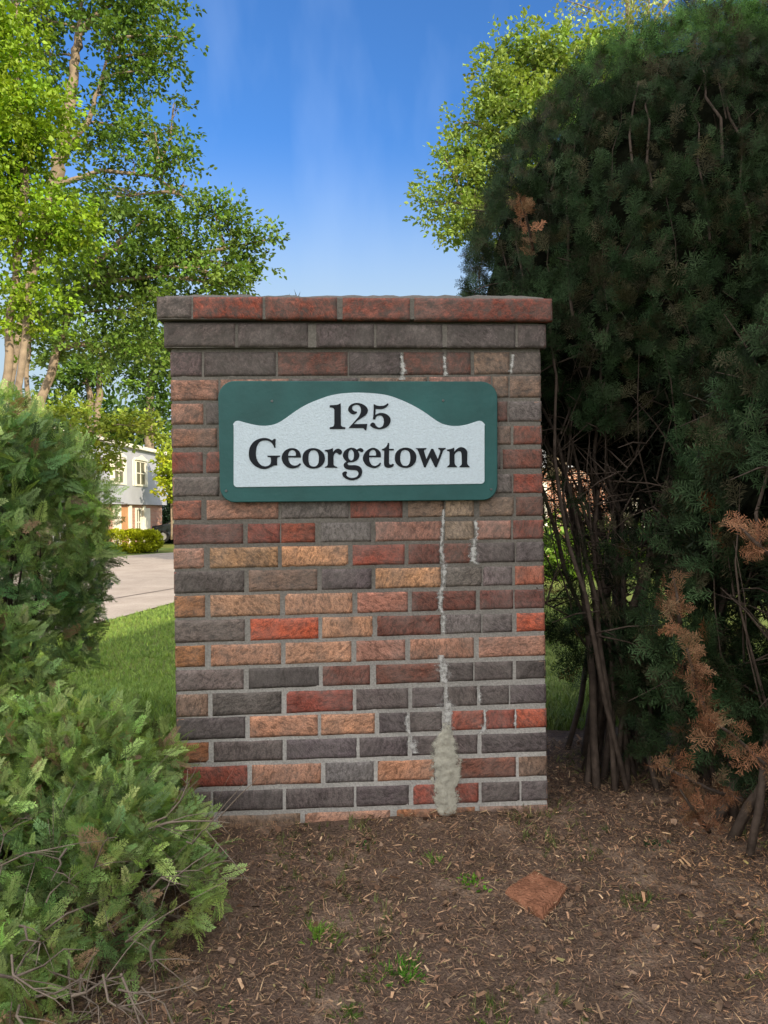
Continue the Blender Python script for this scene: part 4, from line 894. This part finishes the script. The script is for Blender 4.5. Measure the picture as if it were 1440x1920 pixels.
    rb = (g.random(len(P)) < .016) & (P[:, 2] < 1.7); C[rb] = np.array([.20, .085, .035])*g.uniform(.5, 1.2, (rb.sum(), 1))
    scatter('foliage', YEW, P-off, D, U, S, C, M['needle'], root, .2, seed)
    # thin brown shoots running up just under the skin
    for e in E:
        for k in range(int(46*e[3]*e[5])):
            v0 = unit(g, 1)[0]; v0[1] = -abs(v0[1]); v0[2] = min(v0[2], .3); pts = []
            for q in range(7):
                w0 = v0+np.array([rr.uniform(-.02, .02)+.02*q*math.copysign(1, v0[0])*rr.random(), 0, .13*q]); w0 /= np.linalg.norm(w0)
                pts.append(Vector(e[:3]+w0*e[3:]*(.93+.04*rr.random())-off))
            if pts[0].z+off[2] < .7: continue
            r0 = rr.uniform(.002, .006); sm.tube(pts, [r0*(1-.13*q) for q in range(7)], 5, cap=False)
    # near-black solid core, painting the deep shade among the inner twigs
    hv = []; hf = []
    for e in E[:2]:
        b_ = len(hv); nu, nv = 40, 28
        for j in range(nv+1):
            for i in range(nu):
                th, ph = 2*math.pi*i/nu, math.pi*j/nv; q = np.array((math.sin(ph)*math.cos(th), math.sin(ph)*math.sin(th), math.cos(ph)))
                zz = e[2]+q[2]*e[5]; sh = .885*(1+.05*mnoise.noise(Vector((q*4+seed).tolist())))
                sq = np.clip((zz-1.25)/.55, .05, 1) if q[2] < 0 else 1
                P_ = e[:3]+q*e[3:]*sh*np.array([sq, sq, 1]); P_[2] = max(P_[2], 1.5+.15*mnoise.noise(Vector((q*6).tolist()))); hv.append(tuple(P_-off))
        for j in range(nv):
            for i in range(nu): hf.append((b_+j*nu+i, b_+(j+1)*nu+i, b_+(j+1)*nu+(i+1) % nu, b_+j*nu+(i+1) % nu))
    polys('shade_core', hv, hf, M['heart'], root)
    # coarser inner growth, its colour darkened to stand for the shade inside
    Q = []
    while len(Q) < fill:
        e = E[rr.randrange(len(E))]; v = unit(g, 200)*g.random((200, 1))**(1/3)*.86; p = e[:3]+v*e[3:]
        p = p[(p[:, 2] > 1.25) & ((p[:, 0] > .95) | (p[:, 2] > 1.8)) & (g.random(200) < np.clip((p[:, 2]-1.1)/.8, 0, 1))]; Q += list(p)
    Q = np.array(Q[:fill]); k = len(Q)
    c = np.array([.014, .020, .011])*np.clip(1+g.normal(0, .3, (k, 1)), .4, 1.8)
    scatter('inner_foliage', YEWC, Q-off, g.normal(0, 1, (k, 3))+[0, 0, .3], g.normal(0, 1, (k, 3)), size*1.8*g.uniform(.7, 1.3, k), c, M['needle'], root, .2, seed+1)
    # dead branches
    for (line, n, sz) in dead:
        L = [Vector(q) for q in line]; PP = []; DD = []
        sm.tube([q-Vector(off) for q in L], [.006]+[.004]*(len(L)-2)+[.002], 5)
        for i in range(n):
            t = rr.random()*(len(L)-1); k = int(t); p = L[k].lerp(L[min(k+1, len(L)-1)], t-k)
            dd = (L[min(k+1, len(L)-1)]-L[k]).normalized()*.6+Vector((rr.gauss(0, .6), rr.gauss(-.2, .6), rr.gauss(0, .6)))
            PP.append(np.array(p)+g.normal(0, .012, 3)); DD.append(np.array(dd))
        k = len(PP); mixb = g.random((k, 1))**1.5; c = (np.array([.26, .115, .062])*(1-mixb)+np.array([.15, .10, .055])*mixb)*np.clip(1+g.normal(0, .3, (k, 1)), .4, 1.5)
        o = scatter('dead_branch', YEW, np.array(PP)-off, np.array(DD), g.normal(0, 1, (k, 3))+[0, -1, .3], sz*g.uniform(.7, 1.2, k), c, M['litter'], root, .2, seed+7)
        o['label'] = 'rusty brown dead branch'
    sm.build('stem', M['stem'], root)
    return root
RS = random.Random(21)
def fan_stems(bx, by, n, xr, yr, zr, r=(.012, .03), br=.16):
    out = []
    for k in range(n):
        out.append(((bx+RS.uniform(-br, br), by+RS.uniform(-br, br)), (RS.uniform(*xr), RS.uniform(*yr), RS.uniform(*zr)), RS.uniform(*r)))
    return out
yewA_stems = fan_stems(.88, 2.72, 26, (.45, 2.0), (2.6, 3.9), (2.3, 3.3), (.006, .014), .26) + fan_stems(.84, 2.6, 9, (.42, .75), (2.5, 3.1), (1.7, 2.4), (.006, .012), .14)
deadA = [([W(1000, 470, 2.55), W(992, 430, 2.5), W(985, 400, 2.45), W(975, 375, 2.42)], 22, .05)]
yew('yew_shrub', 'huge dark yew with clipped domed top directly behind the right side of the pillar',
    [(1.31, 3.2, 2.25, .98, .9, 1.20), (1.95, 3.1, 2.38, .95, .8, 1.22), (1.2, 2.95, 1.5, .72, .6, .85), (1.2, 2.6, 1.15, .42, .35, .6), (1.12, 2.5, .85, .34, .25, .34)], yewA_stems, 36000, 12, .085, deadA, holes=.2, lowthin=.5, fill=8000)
yewB_stems = fan_stems(1.12, 2.12, 15, (.95, 2.3), (1.6, 2.8), (1.8, 3.4), (.008, .018), .2)
deadB = [([W(1340, 1400, 1.62), W(1325, 1340, 1.6), W(1305, 1280, 1.58), W(1288, 1215, 1.56)], 34, .055), ([W(1470, 1470, 1.66), W(1420, 1420, 1.62), W(1370, 1375, 1.6), W(1330, 1350, 1.58)], 26, .055),
         ([W(1390, 1500, 1.75), W(1330, 1480, 1.72), W(1280, 1455, 1.7), W(1240, 1435, 1.7)], 24, .05), ([W(1330, 1560, 1.75), W(1300, 1520, 1.72), W(1275, 1480, 1.7)], 18, .05),
         ([W(1275, 1170, 1.9), W(1270, 1120, 1.9), W(1262, 1080, 1.9)], 16, .05), ([W(1440, 1040, 1.6), W(1410, 1010, 1.6), W(1385, 985, 1.62)], 14, .05)]
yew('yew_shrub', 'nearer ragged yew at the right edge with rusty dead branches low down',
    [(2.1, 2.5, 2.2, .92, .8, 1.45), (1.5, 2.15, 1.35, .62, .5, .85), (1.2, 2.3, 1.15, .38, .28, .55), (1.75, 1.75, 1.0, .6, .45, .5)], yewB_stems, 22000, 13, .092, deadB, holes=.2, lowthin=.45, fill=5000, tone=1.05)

# ------------------------------------------------------------------ scale-leaved shrubs on the left
def thuja(name, label, ells, n, seed, size, browns, base, nst, twz, glow=1.0):
    g = np.random.default_rng(seed); rr = random.Random(seed)
    root = empty(name, (base[0], base[1], float(hgt(*base))), label=label, cat='shrub'); off = np.array(root.location)
    E = [np.array(e, float) for e in ells]; P, D, U, S, C = [], [], [], [], []
    tot = sum(e[3]*e[5] for e in E)
    for e in E:
        k = int(n*e[3]*e[5]/tot); v = unit(g, k); v[:, 2] = np.where(v[:, 2] < -.5, -v[:, 2], v[:, 2])
        lumps = np.array([mnoise.fractal(Vector(((e[:3]+q*e[3:])*3.6).tolist()), 1, 2, 3) for q in v])[:, None]
        dep = g.random((k, 1))**1.5*.30
        p = e[:3]+v*e[3:]*(1-dep+.15*lumps); nrm = v/e[3:]; nrm /= np.linalg.norm(nrm, axis=1, keepdims=True)
        keep = p[:, 2] > hgt(p[:, 0], p[:, 1])+.05
        ins = np.zeros(k, bool)
        for f in E: ins |= (((p-f[:3])/(f[3:]*.66))**2).sum(1) < 1
        keep &= ~ins
        gp = np.array([mnoise.noise(Vector((q*5.2+3).tolist())) for q in p]); keep &= gp > -.12-.28*g.random(k)
        b = browns(p)+ .35*np.maximum(0, -gp); brown = g.random(k) < b+.05
        keep &= ~(brown & (g.random(k) < .45))
        hue = np.clip(g.random((k, 1))*.7+.6*lumps+.2, 0, 1)
        c = (np.array([.075, .155, .055])*(1-hue)+np.array([.29, .38, .12])*hue)*glow
        c = np.where(brown[:, None], np.array([.36, .23, .14])*g.uniform(.5, 1.3, (k, 1)), c*np.clip(1+g.normal(0, .36, (k, 1)), .35, 1.9)*(1+g.normal(0, .07, (k, 3))))
        P.append(p[keep]); kk = keep.sum()
        D.append((nrm*.55+[0, -.1, .3]+g.normal(0, .62, (k, 3)))[keep]); U.append((nrm*.9+[0, 0, .5]+g.normal(0, .5, (k, 3)))[keep]); S.append(size*g.uniform(.4, 1.3, kk)); C.append(c[keep])
    P = np.concatenate(P)
    scatter('foliage', FAN, P-off, np.concatenate(D), np.concatenate(U), np.concatenate(S), np.concatenate(C), M['scale'], root, .12, seed)
    t = MB(); tw = MB()
    for k in range(nst):
        e = E[rr.randrange(len(E))]; a = Vector((rr.gauss(0, .1), rr.gauss(0, .1), -.02)); v = unit(g, 1)[0]; v[2] = abs(v[2])
        b = Vector(e[:3]+v*e[3:]*.85)-Vector(off); m = a.lerp(b, .5)+Vector((rr.uniform(-.1, .1), rr.uniform(-.1, .1), rr.uniform(-.12, .05)))
        t.tube([a, a.lerp(m, .5), m, m.lerp(b, .5), b], [.018, .014, .010, .006, .002], 6)
    for k in range(twz[0]):      # bare grey twigs poking out low down
        x_ = rr.uniform(*twz[1]); y_ = rr.uniform(*twz[2]); z_ = float(hgt(x_, y_))+rr.uniform(.03, twz[3]); p = Vector((x_, y_, z_))-Vector(off)
        d = Vector((rr.gauss(.6, .5), rr.gauss(-.5, .5), rr.gauss(.1, .45))).normalized()*rr.uniform(.08, .22); L = [p]
        for q in range(4): L.append(L[-1]+d*.25+Vector((rr.gauss(0, .012), rr.gauss(0, .012), rr.gauss(0, .012))))
        r_ = rr.uniform(.001, .0034); tw.tube(L, [r_, r_*.85, r_*.65, r_*.45, r_*.2], 5, cap=False)
        for q in range(3):
            s = L[rr.randrange(1, 4)]; d2 = (d.normalized()+Vector((rr.gauss(0, .6), rr.gauss(0, .6), rr.gauss(0, .6))))*rr.uniform(.03, .1)
            tw.tube([s, s+d2*.5+Vector((0, 0, .004)), s+d2], [r_*.5, r_*.35, r_*.15], 4, cap=False)
    t.build('stem', M['stem'], root); tw.build('bare_twigs', M['twig'], root)
    return root
thuja('arborvitae_shrub', 'tall dark green arborvitae rising at the left edge below the trees', [(-1.5, 2.75, 1.28, .48, .5, .69), (-1.95, 2.75, 1.3, .7, .65, .70), (-1.40, 2.85, 1.3, .33, .4, .48), (-2.2, 2.6, 1.28, .7, .7, .74), (-1.62, 2.6, .85, .42, .4, .4)], 38000, 51, .08,
      lambda p: np.clip((.98-p[:, 2])*1.1, 0, .6), (-1.6, 2.75), 26, (60, (-1.7, -1.15), (2.0, 2.6), .4), 1.35)
thuja('arborvitae_shrub', 'low sprawling light green arborvitae covering the pillar foot on the left with dry twigs', [(-1.15, 1.85, .62, .60, .40, .34), (-.76, 1.8, .63, .34, .3, .25), (-1.05, 2.0, .76, .34, .3, .22), (-1.3, 1.45, .5, .68, .4, .42), (-.95, 1.35, .45, .40, .3, .2), (-1.5, 2.25, .80, .42, .4, .42), (-.87, 2.06, .72, .33, .28, .27), (-1.45, 2.38, .86, .42, .35, .44)], 54000, 52, .062,
      lambda p: np.clip((.66-p[:, 2])*2.2+(1.45-p[:, 1])*.55, 0, .7), (-1.0, 1.65), 40, (120, (-1.15, -.42), (1.25, 1.9), .32), 1.25)

# ------------------------------------------------------------------ grass, litter, weeds
def bladeT(seed, n=5):
    g = random.Random(seed); Q = []
    for k in range(n):
        a = g.uniform(0, 6.28); l = g.uniform(.6, 1.1); b = g.uniform(.15, .55); o = np.array((0, g.uniform(-.2, .2), g.uniform(-.2, .2)))
        s = np.array((0, math.cos(a), math.sin(a))); w_ = np.array((0, -math.sin(a), math.cos(a)))*.045
        m = o+np.array((l*.6, 0, 0))+s*b*.3; e = o+np.array((l, 0, 0))+s*b
        Q.append([o-w_, m-w_*.8, m+w_*.8, o+w_]); Q.append([m-w_*.8, e-w_*.05, e+w_*.05, m+w_*.8])
    return np.array(Q)
BL = [bladeT(i) for i in range(5)]
def scatter_grass(name, x0, x1, y0, y1, n, size, c1, c2, seed, keepf=None):
    g = np.random.default_rng(seed); x = g.uniform(x0, x1, n); y = y0+(y1-y0)*g.random(n)**1.5
    k = ~bed_mask(x, y)
    if keepf is not None: k &= keepf(x, y)
    x, y = x[k], y[k]; n = len(x); P = np.stack([x, y, hgt(x, y)], 1)
    h = g.random((n, 1)); C = (np.array(c1)*(1-h)+np.array(c2)*h)*np.clip(1+g.normal(0, .2, (n, 1)), .4, 1.6)
    o = scatter(name, BL, P, np.tile([[0, 0, 1.]], (n, 1))+g.normal(0, .25, (n, 3)), g.normal(0, 1, (n, 3)), size*g.uniform(.6, 1.3, n), C, M['grass'], None, .12, seed)
    tag(o, kind='stuff'); return o
def off_road(x, y):
    nx_ = np.interp(y, [p[1] for p in near], [p[0] for p in near]); return x > nx_
tag(scatter_grass('lawn_grass', -5.2, -.3, 2.9, 14, 46000, .05, (.13, .23, .045), (.27, .36, .08), 61, off_road), 'short green grass of the lawn left of the pillar', 'grass')
tag(scatter_grass('lawn_grass', .3, 4.2, 3.0, 12, 22000, .06, (.09, .15, .035), (.18, .22, .07), 62), 'short lawn grass glimpsed under the yews right of the pillar', 'grass')
# litter on the bed
def strawT(seed):
    g = random.Random(seed); b = g.uniform(-.25, .25)
    return np.array([[(0, -.03, 0), (.5, -.035+b*.5, .05), (.5, .035+b*.5, .05), (0, .03, 0)], [(.5, -.035+b*.5, .05), (1, b-.01, .02), (1, b+.01, .02), (.5, .035+b*.5, .05)]])
def chipT(seed):
    g = random.Random(seed); return np.array([[(0, -.12, 0), (1, -.16*g.random(), .08), (.9, .14, .03), (.1, .12, .06)]])
g = np.random.default_rng(71); n = 170000
x = g.uniform(-1.5, 2.3, n); y = 1.1+(3.05-1.1)*g.random(n)**.9
P = np.stack([x, y, hgt(x, y)+.012+g.uniform(0, .014, n)], 1)
ang = g.uniform(0, 6.28, n); D = np.stack([np.cos(ang), np.sin(ang), g.normal(.12, .35, n)], 1)
pal = np.array([(.155, .10, .068), (.105, .068, .048), (.205, .14, .092), (.06, .042, .03), (.175, .125, .085), (.15, .115, .075), (.13, .125, .06), (.23, .175, .12)])
C = np.array([1.1, 1.0, .9])*2.45*pal[g.choice(8, n, p=[.24, .22, .11, .16, .12, .08, .04, .03])]*g.uniform(.6, 1.25, (n, 1))
patch = np.array([mnoise.noise(Vector((a*2.3, b*2.3, 4))) for a, b in zip(x, y)])
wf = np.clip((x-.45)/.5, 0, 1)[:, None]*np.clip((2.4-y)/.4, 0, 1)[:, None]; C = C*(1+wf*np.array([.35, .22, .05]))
keep = patch > -.33
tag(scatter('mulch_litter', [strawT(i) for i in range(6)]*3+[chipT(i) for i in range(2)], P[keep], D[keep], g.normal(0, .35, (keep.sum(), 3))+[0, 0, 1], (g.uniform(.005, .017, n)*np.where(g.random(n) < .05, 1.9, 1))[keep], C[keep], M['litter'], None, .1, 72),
    'brown dry needles and wood bits covering the bed before the pillar', 'litter', kind='stuff')
g = np.random.default_rng(75); n = 2600; x = g.uniform(-1.4, 2.2, n); y = g.uniform(1.12, 3.0, n)
tag(scatter('leaf_debris', LEAF, np.stack([x, y, hgt(x, y)+.014+g.uniform(0, .012, n)], 1), g.normal(0, 1, (n, 3))*[1, 1, .35], g.normal(0, .5, (n, 3))+[0, 0, 1], g.uniform(.009, .026, n),
    np.array([(.15, .095, .06), (.09, .055, .04), (.24, .16, .11), (.19, .11, .07)])[g.integers(0, 4, n)]*g.uniform(.7, 1.4, (n, 1)), M['litter'], None, .1, 76), 'crumpled brown leaf bits strewn on the mulch bed', 'litter', kind='stuff')
# thin grass in the bed
n = 5200; x = g.uniform(-.8, 2.0, n); y = g.uniform(1.15, 3.0, n); pt = np.array([mnoise.noise(Vector((a*3.1, b*3.1, 14))) for a, b in zip(x, y)]); k = pt > .12
x, y = x[k], y[k]; n = len(x)
tag(scatter('sparse_grass', BL, np.stack([x, y, hgt(x, y)+.01], 1), np.tile([[0, 0, 1.]], (n, 1))+g.normal(0, .6, (n, 3)), g.normal(0, 1, (n, 3)), g.uniform(.015, .035, n), np.array([.15, .17, .06])*g.uniform(.5, 1.3, (n, 1)), M['grass'], None, .12, 73),
    'thin sparse grass scattered through the brown mulch', 'grass', kind='stuff')
def on_ground(px, py):
    X, Z = ray(px, py); d = 2.0
    for _ in range(40): d = (float(hgt(X*d, d))+.014-CAMZ)/Z
    return X*d, d
def weed(px, py, size, n, col, label, seed, broad=False):
    x, y = on_ground(px, py); root = empty('weed_tuft', (x, y, float(hgt(x, y))+.01), label=label, cat='weed')
    g = np.random.default_rng(seed); P = g.normal(0, size*.5, (n, 3)); P[:, 2] = 0
    D = P*1.2/size*.6+g.normal(0, .45, (n, 3))+[0, 0, .7]
    T = LEAF if broad else BL
    scatter('leaves', T, P, D, g.normal(0, .5, (n, 3))+[0, 0, .3], size*g.uniform(.35, .8, n)*(.55 if broad else 1), np.array(lin(col))*g.uniform(.6, 1.3, (n, 1)), M['grass'], root, .1, seed)
    MB().tube([(0, 0, -.012), (0, 0, size*.25)], [.0025, .001], 5).build('stem', M['stem'], root)
weed(680, 1583, .030, 26, (60, 110, 50), 'small dark green weed close to the pillar foot', 1, True)
weed(812, 1612, .034, 16, (110, 150, 60), 'thin upright pale green weed right of the dark one by the pillar', 2)
weed(880, 1652, .040, 60, (105, 165, 45), 'bright green weed patch just left of the broken brick', 3, True)
weed(600, 1750, .038, 44, (112, 150, 55), 'light green grassy weed left of centre in the mulch', 4)
weed(735, 1752, .026, 7, (140, 165, 85), 'tiny weed with a few pale round leaves at centre of the mulch', 5, True)
weed(762, 1822, .040, 60, (85, 135, 40), 'fullest green grass tuft below the broken brick toward the bottom', 6)
weed(430, 1888, .026, 18, (80, 125, 50), 'little green weed at the bottom beside the sprawling shrub', 7, True)
weed(700, 1820, .026, 24, (105, 130, 55), 'sparse olive grass tuft left of the fullest one', 8)
weed(1225, 1580, .034, 34, (42, 78, 48), 'dark green weed in the shade under the right yew', 9, True)
weed(1195, 1690, .045, 40, (96, 112, 60), 'olive grass tuft between the broken brick and the right edge', 10)
weed(920, 1902, .03, 26, (100, 125, 55), 'olive grass tuft cut by the bottom edge below the broken brick', 11)
weed(650, 1900, .03, 30, (95, 120, 55), 'greyish grass tuft cut by the bottom edge left of centre', 12)
# sprigs on the cap
tp = face(545, 552, -.12); sp_ = empty('sprig', (tp.x, tp.y, ztop+.014), label='tiny weed sprig growing out of the mortar on top of the pillar', cat='weed')
gg = np.random.default_rng(3); n = 5
scatter('blades', BL, gg.normal(0, .012, (n, 3))*[1, 1, 0], np.tile([[.25, 0, 1.]], (n, 1))+gg.normal(0, .3, (n, 3)), gg.normal(0, 1, (n, 3)), gg.uniform(.015, .045, n), np.tile([[.10, .10, .05]], (n, 1)), M['grass'], sp_, .1, 4)
# the broken brick lying in the mulch
def broken_brick():
    pts = [on_ground(*p) for p in ((946, 1674), (972, 1652), (1000, 1630), (1030, 1648), (1063, 1664), (1046, 1690), (1018, 1724), (985, 1706))]
    cx = sum(p[0] for p in pts)/8; cy = sum(p[1] for p in pts)/8; z = float(hgt(cx, cy))
    root = bpy.data.objects.new('broken_brick', None)
    me = bpy.data.meshes.new('broken_brick'); bm = bmesh.new(); rr = random.Random(4); rings = []
    for (s, zz) in ((1.03, -.02), (1.0, .016), (.9, .026), (.6, .027), (.3, .028)):
        rings.append([bm.verts.new(((p[0]-cx)*s+rr.uniform(-.002, .002), (p[1]-cy)*s+rr.uniform(-.002, .002), zz+rr.uniform(-.003, .003))) for p in pts for _ in (0,)])
    for a, b in zip(rings[:-1], rings[1:]):
        for k in range(8): bm.faces.new((a[k], b[k], b[(k+1) % 8], a[(k+1) % 8]))
    bm.faces.new(rings[-1][::-1]); bm.normal_update(); bmesh.ops.recalc_face_normals(bm, faces=bm.faces[:])
    bmesh.ops.subdivide_edges(bm, edges=bm.edges[:], cuts=2, use_grid_fill=True)
    for v in bm.verts: v.co += Vector((0, 0, .0035*mnoise.noise(v.co*70)))
    bm.to_mesh(me); bm.free()
    M['terracotta'] = plain('old_terracotta', (.30, .135, .08), .92, .1, 28, .55, 1.4, 1.0, bscale=120)
    o = link('broken_brick', me, M['terracotta']); o.location = (cx, cy, z)
    bpy.data.objects.remove(root)
    tag(o, 'flat diamond shaped piece of broken brick half sunk in the mulch', 'brick')
broken_brick()
